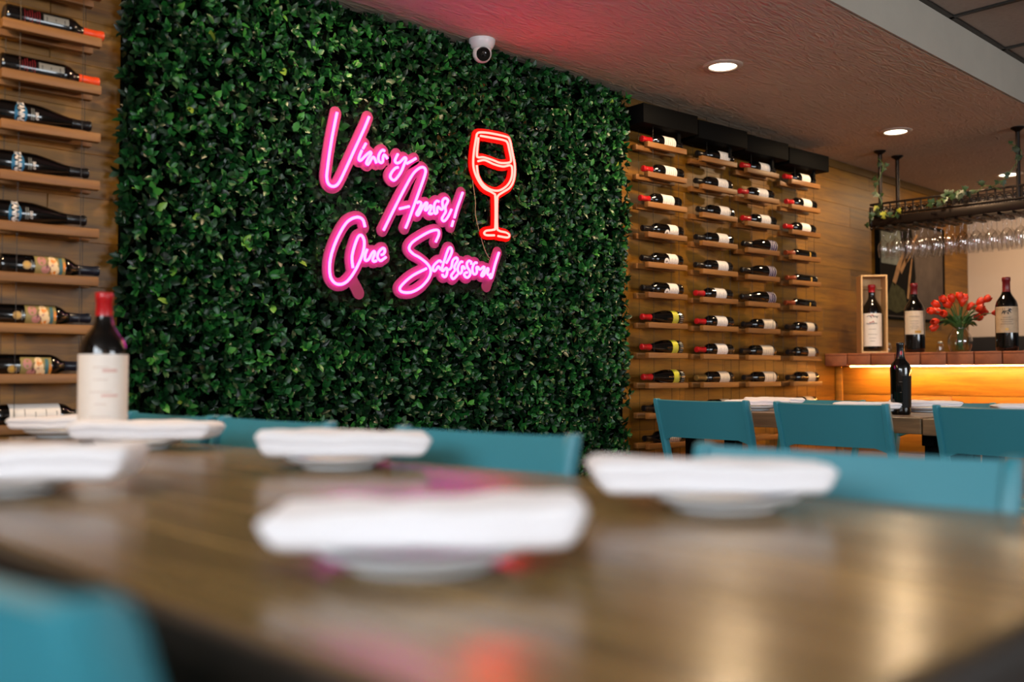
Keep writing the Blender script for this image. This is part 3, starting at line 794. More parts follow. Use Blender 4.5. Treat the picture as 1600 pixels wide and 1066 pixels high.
for c, (x0, kinds) in enumerate(PLAN):
    L = 0.315
    rack(x0, L, RT, rad(-4.5), 'cable hung oak wine rack, %s column to the right of the hedge' % COLN[c])
    ca, sa = math.cos(rad(-4.5)), math.sin(rad(-4.5))
    for k, kind in enumerate(kinds):
        r = PROF['burgundy' if kind in ('yellow', 'purple') else 'slender' if kind == 'brown' else 'bordeaux'][4][0]
        hz = math.sqrt(r*r-0.02875**2)
        u = 0.314+rb.uniform(-0.012, 0.012); v = GAP/2
        t = new_bottle(kind)
        lay(t, (x0+u*ca-v*sa, YF0+u*sa+v*ca, RT[k]+hz+0.0015), True, rad(-4.5)+rad(rb.uniform(-0.6, 0.2)), rad(-14+rb.uniform(-10, 12)))
        t['label'] = '%s, %s shelf, %s rack right of hedge' % (DESC[kind], ORD[k], COLN[c]); t['group'] = 'bottles on the right racks'
LT = [2.1915-0.1585*k for k in range(10)]
rack(0.912, 0.300, LT, rad(-2.0), 'cable hung oak wine rack left of the hedge', header=False, wire_top=2.38)
ca, sa = math.cos(rad(-2)), math.sin(rad(-2))
lk = ['orange', 'orange', 'tannat', 'tannat', 'tannat', 'floral', 'floral', 'floral', 'whitebig']
lofs = [0.012, 0.0, -0.022, -0.028, -0.034, 0.008, -0.018, -0.03, 0.005]
rolls = [-8, -8, 0, 0, 0, -4, -2, 14, -6]
for k, kind in enumerate(lk):
    r = PROF['burgundy' if kind == 'tannat' else 'bordeaux'][4][0]; hz = math.sqrt(r*r-0.02875**2)
    u = 0.005+lofs[k]; v = GAP/2
    t = new_bottle(kind)
    lay(t, (0.912+u*ca-v*sa, YF0+u*sa+v*ca, LT[k+1]+hz+0.0015), False, rad(-2)+rad(rb.uniform(-0.3, 0.3)), rad(rolls[k]))
    same = lk[:k].count(kind); tot = lk.count(kind)
    t['label'] = DESC[kind]+(', lying on the left rack' if tot == 1 else ', %s one down on the left rack' % ['first', 'second', 'third'][same]); t['group'] = 'bottles on the left rack'

# ------------------------------------------------------------------ chairs
def make_chair():
    t = thing('dining_chair', '', 'chair')
    W = 0.235
    yb = lambda z: 0.205+0.105*max(0.0, (z-0.46))/0.355 if z > 0.46 else 0.205
    # moulded seat
    g = []
    for i in range(13):
        v = -1+2*i/12; row = []
        for j in range(13):
            u = -1+2*j/12
            uu = math.copysign(abs(u)**0.9, u)
            z = 0.462-0.014*(1-u*u)*(1-v*v)-(0.03*max(0, -v-0.75)/0.25 if v < -0.75 else 0)
            row.append((Vector((0.222*uu, 0.215*v-0.005, z)), Vector((0, 0, 1))))
        g.append(row)
    obj('seat', MB().slab(g, 0.026), M_teal, t, angle=55)
    # rear posts: foot, seat joint, then up the sides of the back
    for s in (-1, 1):
        zs = [0.0, 0.15, 0.30, 0.45, 0.52, 0.60, 0.68, 0.76, 0.800, 0.812, 0.815]
        mb = MB(); ring = []
        for z in zs:
            y = yb(z) if z > 0.45 else 0.205+0.055*(0.45-z)/0.45
            w = 0.013 if z < 0.80 else (0.012 if z < 0.813 else 0.008); d = 0.017+0.004*min(1, max(0, (z-0.05)/0.5))
            if z > 0.80: d *= 0.82 if z < 0.813 else 0.6
            x = s*(W-0.008-0.012*max(0, 1-abs(z-0.45)/0.45) if z < 0.5 else W-0.017+0.006*(z-0.5)/0.3)
            ring.append((x, y, z, w, d))
        vs = []; fs = []; K = 8
        sup = [(-1, -0.55), (-0.6, -1), (0.6, -1), (1, -0.55), (1, 0.55), (0.6, 1), (-0.6, 1), (-1, 0.55)]
        for x, y, z, w, d in ring:
            for a, b in sup: vs.append((x+a*w, y+b*d, z))
        for i in range(len(ring)-1):
            for k in range(K):
                k2 = (k+1) % K; fs.append((i*K+k, i*K+k2, (i+1)*K+k2, (i+1)*K+k))
        fs.append(tuple(range(K))[::-1]); fs.append(tuple((len(ring)-1)*K+k for k in range(K)))
        obj('rear_leg', mb.add(vs, fs), M_teal, t, angle=35)
    # back panel: slightly hollow, rounded at the lower slot
    g = []
    for i in range(13):
        f = i/12; row = []
        for j in range(17):
            u = -1+2*j/16
            z0 = 0.648-0.022*max(0, abs(u)-0.78)/0.22; z1 = 0.811-0.003*(1-u*u)
            z = z0+(z1-z0)*f; y = yb(z)-0.006+0.016*(1-u*u)
            n = Vector((-0.10*u, -1, 0.2)).normalized()
            row.append((Vector(((W-0.014)*u, y, z)), n))
        g.append(row)
    obj('backrest', MB().slab(g, 0.016), M_teal, t, angle=50)
    for s in (-1, 1):
        pts = [(s*0.205, -0.195, 0.445), (s*0.209, -0.205, 0.30), (s*0.213, -0.222, 0.15), (s*0.215, -0.232, 0.0)]
        obj('front_leg', MB().tube(pts, [0.022, 0.020, 0.017, 0.014], 10), M_teal, t)
        obj('seat_rail', MB().box((s*0.200, 0.0, 0.432), (0.026, 0.40, 0.034), 0.006), M_teal, t)
    return t
CH = None
def chair(x, y, rz, label, group, sc=1.0):
    global CH
    if CH is None: CH = make_chair(); c = CH
    else: c = dup(CH)
    c.location = (x, y, 0); c.rotation_euler = (0, 0, rz); c.scale = (1, 1, sc)
    c['label'] = label; c['group'] = group
    return c
TOPY = 0.310
for (xt, yc, a, lab) in ((1.185, 2.63, -4, 'teal plastic chair at the front table nearest the hedge, beside the magnum'), (1.228, 2.14, -4, 'teal chair at the front table, second from the hedge'),
                         (1.285, 1.435, -6, 'teal chair at the front table with hedge behind, third from the hedge'), (1.338, 0.70, -9, 'teal chair at the front table in front of the second table')):
    rz = rad(-90)+rad(-a)*-1 if False else rad(-90-a)
    R = Matrix.Rotation(rz, 2) @ Vector((0, TOPY))
    chair(xt-R.x, yc-R.y, rz, lab, 'teal chairs at the front table')
rz = rad(90+3); R = Matrix.Rotation(rz, 2) @ Vector((0, TOPY))
chair(0.168-R.x, 0.716-R.y, rz, 'blurred teal chair closest to the camera, on the near side of front table', 'teal chairs at the front table')
for (yc, a, lab) in ((2.464, 1.5, 'teal chair seen from behind at the second table, nearest the wine racks'), (1.867, 0, 'teal chair seen from behind at the second table, left of the black bottle'), (1.235, -1.5, 'teal chair seen from behind, right of the black bottle, cut by frame')):
    rz = rad(90+a); R = Matrix.Rotation(rz, 2) @ Vector((0, TOPY))
    chair(3.45-R.x, yc-R.y, rz, lab, 'teal chairs at the second table')
for (yc, a, lab) in ((2.655, 0, 'teal chair on the bar side of second table, nearest the wine racks'), (2.005, 0, 'teal chair on the bar side of second table, behind the black bottle')):
    rz = rad(-90+a); R = Matrix.Rotation(rz, 2) @ Vector((0, TOPY))
    chair(4.85-R.x, yc-R.y, rz, lab, 'teal chairs at the second table', 0.965)

# ------------------------------------------------------------------ tables
def table(label, N0, F0, N1, F1, ztop, th, wood_m, nb=6, wi=0.30, li=0.036):
    """top of long boards between near and far edges; N/F at the camera end, N1/F1 at the wall end"""
    t = thing('dining_table', label, 'table', (0, 0, 0), 0, 'long wooden dining tables')
    N0, F0, N1, F1 = [Vector(p) for p in (N0, F0, N1, F1)]
    for k in range(nb):
        a, b = k/nb+0.001, (k+1)/nb-0.001
        q = [N0.lerp(F0, a), N0.lerp(F0, b), N1.lerp(F1, b), N1.lerp(F1, a)]
        mb = MB().prism([(p.x, p.y) for p in q], ztop-th, ztop)
        me = mb.mesh('table_board', wood_m, False)
        bm = bmesh.new(); bm.from_mesh(me); bmesh.ops.bevel(bm, geom=bm.edges[:], offset=0.0022, segments=1, affect='EDGES'); bm.to_mesh(me); bm.free()
        link('table_board', me, t)
    C = lambda w, l: N0.lerp(F0, w).lerp(N1.lerp(F1, w), l)
    for p in (C(wi, li), C(1-wi, li), C(wi, 1-li), C(1-wi, 1-li)):
        obj('leg', MB().box((p.x, p.y, (ztop-th)/2), (0.07, 0.07, ztop-th-0.002), 0.004), M_black, t)
    for (p, q) in ((N0, F0), (N1, F1)):
        l_ = li if p is N0 else 1-li; a = C(wi-0.10, l_); b = C(1.10-wi, l_); d = b-a; ang = math.atan2(d.y, d.x); c = (a+b)/2
        obj('cross_beam', MB().box((c.x, c.y, ztop-th-0.03), (d.length, 0.05, 0.055), 0.004, 2, Matrix.Rotation(ang, 3, 'Z')), M_black, t)
    return t
TZ = 0.75
t1 = table('long wooden front table set with white napkins and a magnum', (0.342, 0.258), (1.322, 0.258), (0.270, 2.90), (1.058, 2.90), TZ, 0.065, M_table, wi=0.42)
for (p, q, nm) in (((0.342, 0.258), (1.322, 0.258), 'end_shade_band'), ((0.270, 2.90), (0.342, 0.258), 'side_shade_band')):  # added dark strips: shade on the table's end and near side, as colour
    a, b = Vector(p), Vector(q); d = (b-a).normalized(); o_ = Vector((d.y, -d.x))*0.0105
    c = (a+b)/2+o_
    obj(nm, MB().box((c.x, c.y, TZ-0.0345), ((b-a).length, 0.019, 0.067), 0.003, 2, Matrix.Rotation(math.atan2(d.y, d.x), 3, 'Z')), mat('table_edge_shade', '#211a14', rough=0.5, spec=0.3), t1)
table('second wooden table holding the black bottle, end nearer the wine racks', (3.81, 1.672), (4.66, 1.672), (3.81, 2.98), (4.66, 2.98), TZ, 0.065, M_table2)
table('second wooden table, lower end piece cut by the frame', (3.813, 0.35), (4.66, 0.35), (3.813, 1.666), (4.66, 1.666), TZ-0.004, 0.065, M_table2)

# ------------------------------------------------------------------ plates and napkins
plate_me = MB().lathe([(0.062, 0.0), (0.066, 0.003), (0.064, 0.005), (0.076, 0.009), (0.090, 0.0145), (0.098, 0.0200), (0.0985, 0.0220), (0.0965, 0.0228), (0.086, 0.0175), (0.072, 0.0125), (0.060, 0.0095), (0.001, 0.0085)], 48).mesh('plate', M_white, True, 60)
def napkin_mesh(L, W, H, seed):
    """one thick folded cloth, blunt ends, a fold line round its edge"""
    r = random.Random(seed); nx = 40; ph = r.uniform(0, 6); tw = r.uniform(-0.06, 0.06); tp = r.uniform(0.04, 0.16)*(1 if seed % 2 else -1)
    sec = []                                            # cross section: y, z (unit), walked round; notch where the layers meet
    for y, z in ((-0.90, 0.02), (-0.985, 0.14), (-1.0, 0.30), (-0.965, 0.44), (-0.93, 0.49), (-0.97, 0.54), (-0.985, 0.68), (-0.94, 0.86), (-0.82, 0.97), (-0.45, 1.0), (0.0, 1.01), (0.45, 1.0), (0.82, 0.97), (0.94, 0.86), (0.985, 0.66), (0.96, 0.54), (0.93, 0.49), (0.97, 0.42), (1.0, 0.28), (0.97, 0.12), (0.90, 0.02), (0.4, 0.0), (0.0, 0.0), (-0.4, 0.0)):
        sec.append((y, z))
    K = len(sec); vs = []; fs = []
    for i in range(nx+1):
        u = -1+2*i/nx; e = max(0.0, 1-abs(u)**22)**0.5
        e = max(e, 0.30)
        for y, z in sec:
            zz = 0.5+(z-0.5)*(0.35+0.65*e); yy = y*(0.80+0.20*e)
            x = L/2*u*(0.925+0.075*z)*(1-0.02*yy*math.sin(ph))+tw*yy*W*0.5
            wv = 0.0016*math.sin(5*u+ph+2*yy)+0.0010*math.sin(13*u-2*ph+4*yy)
            vs.append((x, W/2*yy+0.002*math.sin(4*u+ph), H*(zz*(1+tp*u))+(wv if z > 0.3 else wv*0.2)))
    for i in range(nx):
        for k in range(K):
            k2 = (k+1) % K; fs.append((i*K+k, i*K+k2, (i+1)*K+k2, (i+1)*K+k))
    fs.append(tuple(range(K))[::-1]); fs.append(tuple(nx*K+k for k in range(K)))
    return MB().add(vs, fs).mesh('napkin', M_napkin, True, 75)
CAMR = math.atan2(-math.cos(YAW), math.sin(YAW))
def setting(x, y, dxn, dyn, L, W, H, rot, seed, who, zt=TZ):
    p = link('plate', plate_me, None, (x, y, zt)); tag(p, 'white plate under the napkin '+who, 'plate', 'white plates on the tables')
    n = link('napkin', napkin_mesh(L, W, H, seed), None, (x+dxn, y+dyn, zt+0.0238), (0, 0, rot)); tag(n, 'folded white napkin '+who, 'napkin', 'folded white napkins')
F1 = 'on the front table '
setting(0.955, 2.800, 0.012, -0.012, 0.29, 0.13, 0.036, CAMR+0.10, 1, 'on front table at the hedge end, left of the magnum')
setting(0.935, 2.240, 0.01, -0.020, 0.33, 0.13, 0.042, CAMR+0.04, 2, 'on front table just right of the magnum')
setting(0.447, 1.542, 0.02, -0.02, 0.33, 0.14, 0.046, CAMR+0.06, 3, 'on front table, near side, left and large')
setting(1.015, 1.535, 0.01, -0.007, 0.315, 0.12, 0.045, CAMR+0.08, 4, 'on front table before the third chair from hedge')
setting(0.555, 0.705, 0.006, -0.004, 0.290, 0.13, 0.034, CAMR+0.03, 5, 'closest to the camera on the front table')
setting(1.070, 0.730, -0.012, 0.011, 0.315, 0.12, 0.039, CAMR+0.02, 6, 'on front table before the chair nearest second table')
setting(4.02, 2.555, 0.02, 0.0, 0.30, 0.15, 0.028, CAMR-0.3, 7, 'on second table between the first two chairs seen from behind')
setting(4.43, 2.700, 0.0, 0.0, 0.30, 0.15, 0.028, CAMR-0.2, 8, 'on second table, bar side, nearest the wine racks')
setting(4.015, 1.975, 0.0, 0.02, 0.28, 0.15, 0.028, CAMR-0.3, 9, 'on second table just left of the black bottle')
setting(4.43, 1.920, 0.0, 0.0, 0.30, 0.15, 0.028, CAMR-0.2, 10, 'on second table just right of the black bottle')
setting(4.42, 1.470, 0.0, 0.0, 0.30, 0.15, 0.028, CAMR-0.2, 11, 'on second table at the right frame edge', TZ-0.004)

# bottles standing on the tables
def stand(t, x, y, z, rz, label):
    t.location = (x, y, z); t.rotation_euler = (0, 0, rz); t['label'] = label
    if 'group' in t: del t['group']
    return t
def face(x, y): return math.atan2(-y, -x)+PI/2
k = 'magnum'
mg = bottle(k, M_red, 0.318, [(patch(MB(), k, 0.022, 0.222, -200, 20, 0.0006, 30), M_label, [(lines(k, 0.07, 0.19, 5, 26, [0.9, 0.5, 1, 0.6, 0.7]), mat('print_faint', '#d3bfb2', rough=0.6), 'label_print'), (patch(MB(), k, 0.178, 0.186, -86, -52, 0.0012, 8), mat('print_rose', '#d9b3a8', rough=0.6), 'label_print'), (patch(MB(), k, 0.118, 0.124, -88, -50, 0.0012, 8), MATS['print_rose'], 'label_print')], 'label')])
stand(mg, 0.932, 2.455, TZ, face(0.932, 2.455)-0.1, 'red capped magnum with big white label standing on the front table')
k = 'heavy'
hb = bottle(k, M_capblk, 0.236, [(patch(MB(), k, 0.03, 0.165, -80, 10), mat('label_black', '#0a0a09', rough=0.6, spec=0.15), [(lines(k, zz, zz, 1, 10, [ww]), mat('print_bronze', '#4b3d2a', rough=0.5), 'label_print') for zz, ww in ((0.05, 1.0), (0.095, 0.5), (0.14, 0.8))], 'label'), (disc_patch(MB(), k, 0.262, -80, 0.009, 0.0022, 0.5), M_red, [], 'neck_seal')])
stand(hb, 4.061, 1.865, TZ, face(4.06, 1.865), 'black bottle with dark label standing on the second table')

# ------------------------------------------------------------------ bar counter
BX, BT = 6.23, 1.062
bar = thing('bar_counter', 'oak bar counter with terracotta tile edge and glowing strip light', 'bar', (BX, 1.5, 0))
BY0 = -0.6
bx = lambda mb: mb
def bpart(name, c, d, m, bev=0.003, par=None): return obj(name, MB().box((c[0]-BX, c[1]-1.5, c[2]), d, bev), m, par or bar, True)
obj_core = bpart('counter_core', (6.60, (BY0+YB)/2, 0.485), (0.40, YB-BY0-0.01, 0.97), M_grid)
bpart('counter_board', (BX+0.275+0.02, (BY0+YB)/2, 0.985), (0.53, YB-BY0-0.012, 0.018), M_oakbar)
# oak planks on the front of the bar
rr = random.Random(9); h = 0.975/5
M_front = wood('oak_front', '#7a4f14', '#b07c28', rough=0.42, axis='Y', objvary=0.12)
for r in range(5):
    y = YB-0.004
    while y > BY0+0.05:
        L = min(rr.choice([0.8, 1.1, 1.4, 1.7]), y-BY0)
        if y-BY0-L < 0.3: L = y-BY0
        bpart('plank', (6.392, y-L/2, h*(r+0.5)), (0.014, L-0.002, h-0.0025), M_front, 0.002); y -= L
bpart('end_post', (6.378, YB-0.03, 0.4875), (0.016, 0.05, 0.975), M_front, 0.003)
brick_me = MB().box((0, 0, 0), (0.030, 0.160, 0.074), 0.004, 2).mesh('brick', M_terra, True)
cap_me = MB().box((0, 0, 0), (0.15, 0.163, 0.016), 0.005, 2).mesh('tile', M_terra, True)
y = 3.3975-0.08
k = 0
while y > BY0:
    link('brick', brick_me, bar, (0.015, y-1.5, 1.013)); 
    for q in range(4): link('tile', cap_me, bar, (0.075+0.0+q*0.152-0.002, y-1.5, BT-0.008))
    y -= 0.1675
bpart('mortar_bed', (BX+0.29, (BY0+YB)/2, 1.020), (0.54, YB-BY0-0.01, 0.060), mat('mortar', '#2a1a12', rough=0.8), 0.0)
bpart('led_strip', (BX+0.045, (BY0+YB-0.16)/2, 0.9735), (0.012, YB-BY0-0.18, 0.004), M_led, 0.0)

# things on the bar
zB = BT+0.0005
def box_bottle():
    k = 'jeroboam'
    scs = []; R = prof_r(k, 0.22)
    for pts, m, w in (([(-0.035, 0.235), (-0.022, 0.243), (-0.010, 0.236), (-0.004, 0.226)], M_printdk, 0.0018), ([(0.008, 0.244), (0.012, 0.232), (0.022, 0.240), (0.030, 0.228), (0.038, 0.243)], M_printdk, 0.0018), ([(-0.04, 0.190), (-0.01, 0.187), (0.03, 0.190)], M_printdk, 0.0018),
        ([(-0.012, 0.238), (0.0, 0.246), (0.006, 0.234)], M_red, 0.0022), ([(-0.02, 0.194), (0.0, 0.198), (0.004, 0.205), (0.01, 0.194)], M_red, 0.0022)):
        P = crom(pts, 5); scs.append((MB().tube([((R+0.0013)*math.cos(rad(-90)+x/R), (R+0.0013)*math.sin(rad(-90)+x/R), z) for x, z in P], w, 5), m, 'scribble_print'))
    l3 = lines(k, 0.115, 0.150, 2, 26, [1.0, 0.8]); l4 = lines(k, 0.07, 0.09, 2, 20, [0.7, 1])
    return bottle(k, M_red, 0.405, [(patch(MB(), k, 0.035, 0.258, -165, -20, 0.0006, 24), M_label, scs+[(l3, M_print, 'label_print'), (l4, M_print, 'label_print')], 'label')], n=36)
WBX, WBY = 6.345, 3.108
fa = face(WBX, WBY)
wb = thing('wine_box', 'open fronted pine wine box standing at the wall end of bar', 'box', (WBX, WBY, zB), fa+0.22)
bw, bd_, bh, th = 0.172, 0.150, 0.528, 0.011
for nm, c, d in (('side_panel', (-bw/2+th/2, 0, bh/2), (th, bd_, bh)), ('side_panel', (bw/2-th/2, 0, bh/2), (th, bd_, bh)), ('base_panel', (0, 0, th/2), (bw-2*th, bd_, th)), ('top_panel', (0, 0, bh-th/2), (bw-2*th, bd_, th)), ('back_panel', (0, bd_/2-th/2, bh/2), (bw-2*th, th, bh-2*th)), ('neck_rest', (0.0, bd_/2-0.03, 0.445), (bw-2*th, 0.022, 0.014))):
    obj(nm, MB().box(c, d, 0.0015, 1), M_pine, wb, False)
stand(box_bottle(), WBX, WBY, zB+th+0.0005, fa+0.04, 'large red capped bottle with scribbled label inside the pine box')
k = 'jeroboam'
b2 = bottle(k, M_dkred, 0.385, [(patch(MB(), k, 0.118, 0.272, -150, -30, 0.0006, 24), M_cream, [(lines(k, 0.205, 0.235, 2, 30, [0.8, 1]), M_print, 'label_print'), (lines(k, 0.155, 0.19, 4, 24, [0.7, 1, 0.6, 0.9]), M_print, 'label_print'), (patch(MB(), k, 0.126, 0.142, -88, -52, 0.0012, 8), M_gold, 'gold_print')], 'label')], n=36)
stand(b2, 6.335, 2.812, zB, face(6.33, 2.81), 'large dark red capped bottle with cream label beside the pine box')
# horse emblem bottle
horse = [(-0.020, 0.004), (-0.024, -0.004), (-0.026, -0.012), (-0.021, -0.008), (-0.018, -0.002), (-0.014, -0.004), (-0.014, -0.013), (-0.010, -0.013), (-0.009, -0.005), (0.003, -0.005), (0.006, -0.013), (0.010, -0.012), (0.009, -0.003), (0.014, 0.000), (0.020, -0.006), (0.023, -0.004), (0.018, 0.004), (0.017, 0.010), (0.024, 0.008), (0.026, 0.011), (0.020, 0.018), (0.015, 0.019), (0.009, 0.012), (0.002, 0.006), (-0.010, 0.007), (-0.016, 0.008)]
R = prof_r(k, 0.2)+0.0013
hm = MB().add([(R*math.cos(rad(-90)+x*1.15/R), R*math.sin(rad(-90)+x*1.15/R), 0.262-0.024+z*1.15) for x, z in horse], [tuple(range(len(horse)))])
b3 = bottle(k, M_dkred, 0.365, [(patch(MB(), k, 0.112, 0.272, -160, -20, 0.0006, 24), M_tan, [(hm, M_printdk, 'horse_emblem'), (lines(k, 0.165, 0.205, 4, 32, [1, 0.8, 1, 0.6]), MATS['print_bronze'], 'label_print'), (disc_patch(MB(), k, 0.132, -90, 0.009, 0.0013, 1.2), M_gold, 'gold_print')], 'label')], n=36)
stand(b3, 6.335, 2.236, zB, face(6.33, 2.24), 'large dark red capped bottle with tan horse label on the bar')
# small shakers by the wall side of the bar
for (x, y, lab) in ((6.62, 3.18, 'small glass shaker on the bar between pine box and cream label bottle, left one'), (6.62, 3.125, 'small glass shaker on the bar between pine box and cream label bottle, right one'), (6.55, 2.735, 'small glass shaker on the bar just right of cream label bottle')):
    t = thing('glass_shaker', lab, 'shaker', (x, y, zB), 0, 'glass shakers on the bar')
    obj('jar', MB().lathe([(0.020, 0.0), (0.022, 0.004), (0.020, 0.05), (0.016, 0.062)], 20, cap1=False), M_glass, t)
    obj('lid', MB().lathe([(0.017, 0.062), (0.017, 0.070), (0.010, 0.077), (0.0005, 0.078)], 20), M_silver, t)
# vase and tulips
VX, VY = 6.335, 2.520
va = thing('glass_vase', 'round clear glass vase holding red tulips on the bar', 'vase', (VX, VY, zB))
vp = [(0.036, 0.0), (0.056, 0.004), (0.070, 0.035), (0.074, 0.065), (0.068, 0.100), (0.050, 0.128), (0.040, 0.145), (0.043, 0.165), (0.050, 0.175)]
vp = [(float(r), float(z)) for r, z in crom(vp, 4)]
obj('bowl', MB().lathe(vp, 36, cap1=False), M_glass, va, angle=80)
obj('water', MB().lathe([(0.0005, 0.006), (0.052, 0.006), (0.067, 0.035), (0.071, 0.065), (0.066, 0.095), (0.0005, 0.096)], 32), thin_glass('water', (0.90, 0.95, 0.88, 1), 1.33), va, angle=80)
def petal_bloom():
    mb = MB()
    for ring, (n, r0, ofs) in enumerate(((3, 0.0145, 0.0), (3, 0.0165, PI/3))):
        for p in range(n):
            a0 = 2*PI*p/n+ofs; g = []
            for i in range(6):
                t = i/5; zz = 0.052*t; rr_ = r0*(0.35+1.0*math.sin(min(1, t*1.25)*PI*0.5)-0.45*max(0, t-0.55)/0.45)
                row = []
                w = 0.95*math.sqrt(max(0.0, math.sin(PI*min(1, 0.12+0.88*t)))) if t < 1 else 0.05
                for j in range(5):
                    a = a0+(-1+2*j/4)*w
                    n3 = Vector((math.cos(a), math.sin(a), 0.1)).normalized()
                    row.append((Vector((rr_*math.cos(a), rr_*math.sin(a), zz)), n3))
                g.append(row)
            mb.slab(g, 0.0012)
    return mb.mesh('bloom', M_tulip, True, 70)
bloom_me = petal_bloom()
rt = random.Random(21)
TUL = [(-0.170, 0.335), (-0.175, 0.268), (-0.135, 0.375), (-0.100, 0.400), (-0.095, 0.335), (-0.135, 0.240), (-0.055, 0.405), (-0.030, 0.385), (-0.005, 0.415), (0.030, 0.405), (0.050, 0.350), (0.090, 0.385), (0.130, 0.405), (0.105, 0.300), (0.160, 0.330), (0.205, 0.325), (-0.075, 0.365), (-0.120, 0.315), (0.010, 0.375), (0.070, 0.345), (0.135, 0.345)]
side = Vector((math.sin(YAW), -math.cos(YAW), 0)); dep = Vector((math.cos(YAW), math.sin(YAW), 0))
ORD16 = ['leftmost', 'second', 'third', 'fourth', 'fifth', 'sixth', 'seventh', 'eighth', 'ninth', 'tenth', 'eleventh', 'twelfth', 'thirteenth', 'fourteenth', 'fifteenth', 'sixteenth', 'seventeenth', 'eighteenth', 'nineteenth', 'twentieth', 'rightmost']
TUL.sort()
for i, (u, z) in enumerate(TUL):
    t = thing('tulip', 'red tulip in the glass vase on the bar, '+(ORD16[i] if i in (0, 20) else ORD16[i]+' from the left'), 'tulip', (VX, VY, zB), 0, 'red tulips in the vase')
    u *= 0.92; z = z*0.86; dv = rt.uniform(-0.09, 0.05)
    head = side*u+dep*dv+Vector((0, 0, z-0.035)); d0 = Vector((rt.uniform(-0.025, 0.025), rt.uniform(-0.025, 0.025), 0.012))
    mid = side*(u*0.16)+dep*(dv*0.16)+Vector((0, 0, 0.165))
    P = crom([d0, d0*0.4+mid*0.6+Vector((0, 0, -0.04)), mid, head*0.6+mid*0.4+Vector((0, 0, 0.02)), head], 4)
    obj('stem', MB().tube([tuple(p) for p in P], 0.0032, 6), M_stem, t)
    dirn = (Vector(P[-1])-Vector(P[-4])).normalized()
    b = link('bloom', bloom_me, t, tuple(P[-1])); b.rotation_euler = dirn.to_track_quat('Z', 'Y').to_euler(); b.scale = (1.2, 1.2, 1.15)
    # long leaves
    for rep in range(2):
        la = mid*0.9; out = (side*(u*0.75+rt.uniform(-0.05, 0.05))+dep*(dv*0.6)+Vector((0, 0, rt.uniform(0.16, 0.24))))
        Q = [Vector(q) for q in crom([la, la*0.5+out*0.5+Vector((0, 0, 0.03)), out], 4)]; g = []
        for j, q in enumerate(Q):
            s_ = j/(len(Q)-1); w = 0.024*math.sin(PI*(0.12+0.86*s_))+0.0005
            dd = (Q[min(j+1, len(Q)-1)]-Q[max(j-1, 0)]).normalized(); ac = dd.cross(Vector((0, 0, 1))).normalized(); nn = ac.cross(dd)
            g.append([(q-ac*w, nn), (q-nn*w*0.3, nn), (q+ac*w, nn)])
        obj('leaf', MB().slab(g, 0.0008), M_stem, t, angle=80)

# ------------------------------------------------------------------ picture on the wall beyond the bar
pc = thing('painting', 'dark framed still life canvas on the oak wall behind the bar', 'picture', (7.585, YB, 1.73))
cw, chh = 1.13, 0.74
obj('canvas', MB().box((0, -0.015, 0), (cw, 0.026, chh), 0.002, 1), mat('canvas_brown', '#4d423b', rough=0.8, spec=0.08, vary=0.25, vscale=5), pc, False)
for c, d in (((-cw/2-0.012, -0.02, 0), (0.028, 0.04, chh+0.05)), ((cw/2+0.008, -0.02, 0), (0.016, 0.036, chh+0.03)), ((0, -0.02, chh/2+0.012), (cw, 0.036, 0.022)), ((0, -0.02, -chh/2-0.010), (cw, 0.036, 0.018))):
    obj('frame_rail', MB().box(c, d, 0.002, 1), M_black, pc, False)
def paint(pts, m, y, name): return obj(name, MB().add([(x, y, z) for x, z in pts], [tuple(range(len(pts)))]), m, pc, False)
paint([(-0.56, -0.36), (-0.12, -0.36), (0.05, -0.05), (-0.02, 0.36), (-0.56, 0.36)], mat('paint_black', '#120f0c', rough=0.8, spec=0.05), -0.0285, 'painted_shadow')
paint([(-0.56, 0.03), (-0.24, 0.03), (-0.20, 0.20), (-0.24, 0.36), (-0.56, 0.36)], mat('paint_grey', '#6b6e66', rough=0.8, spec=0.08, vary=0.4, vscale=18), -0.029, 'painted_stone')
M_pt = mat('paint_tan', '#8e6a48', rough=0.8, spec=0.08, vary=0.3, vscale=20)
for a, b, w in (((-0.34, -0.12), (-0.16, 0.14), 0.028), ((-0.22, -0.02), (0.02, 0.22), 0.020), ((-0.14, 0.06), (0.10, 0.24), 0.018), ((-0.06, 0.16), (0.08, 0.30), 0.016), ((-0.10, -0.22), (-0.02, 0.10), 0.016)):
    d = Vector((b[0]-a[0], b[1]-a[1])); n2 = Vector((-d.y, d.x)).normalized()*w
    paint([(a[0]-n2.x, a[1]-n2.y), (a[0]+n2.x, a[1]+n2.y), ((a[0]+b[0])/2+n2.x*1.4, (a[1]+b[1])/2+n2.y*1.4), (b[0]+n2.x*0.5, b[1]+n2.y*0.5), (b[0]-n2.x*0.5, b[1]-n2.y*0.5)], M_pt, -0.0295, 'painted_stalk')
paint([(-0.52, -0.30), (-0.36, -0.10), (-0.16, -0.16), (-0.10, -0.30), (-0.30, -0.34)], mat('paint_olive', '#3d3a24', rough=0.8, spec=0.08, vary=0.4, vscale=22), -0.0295, 'painted_leaf')

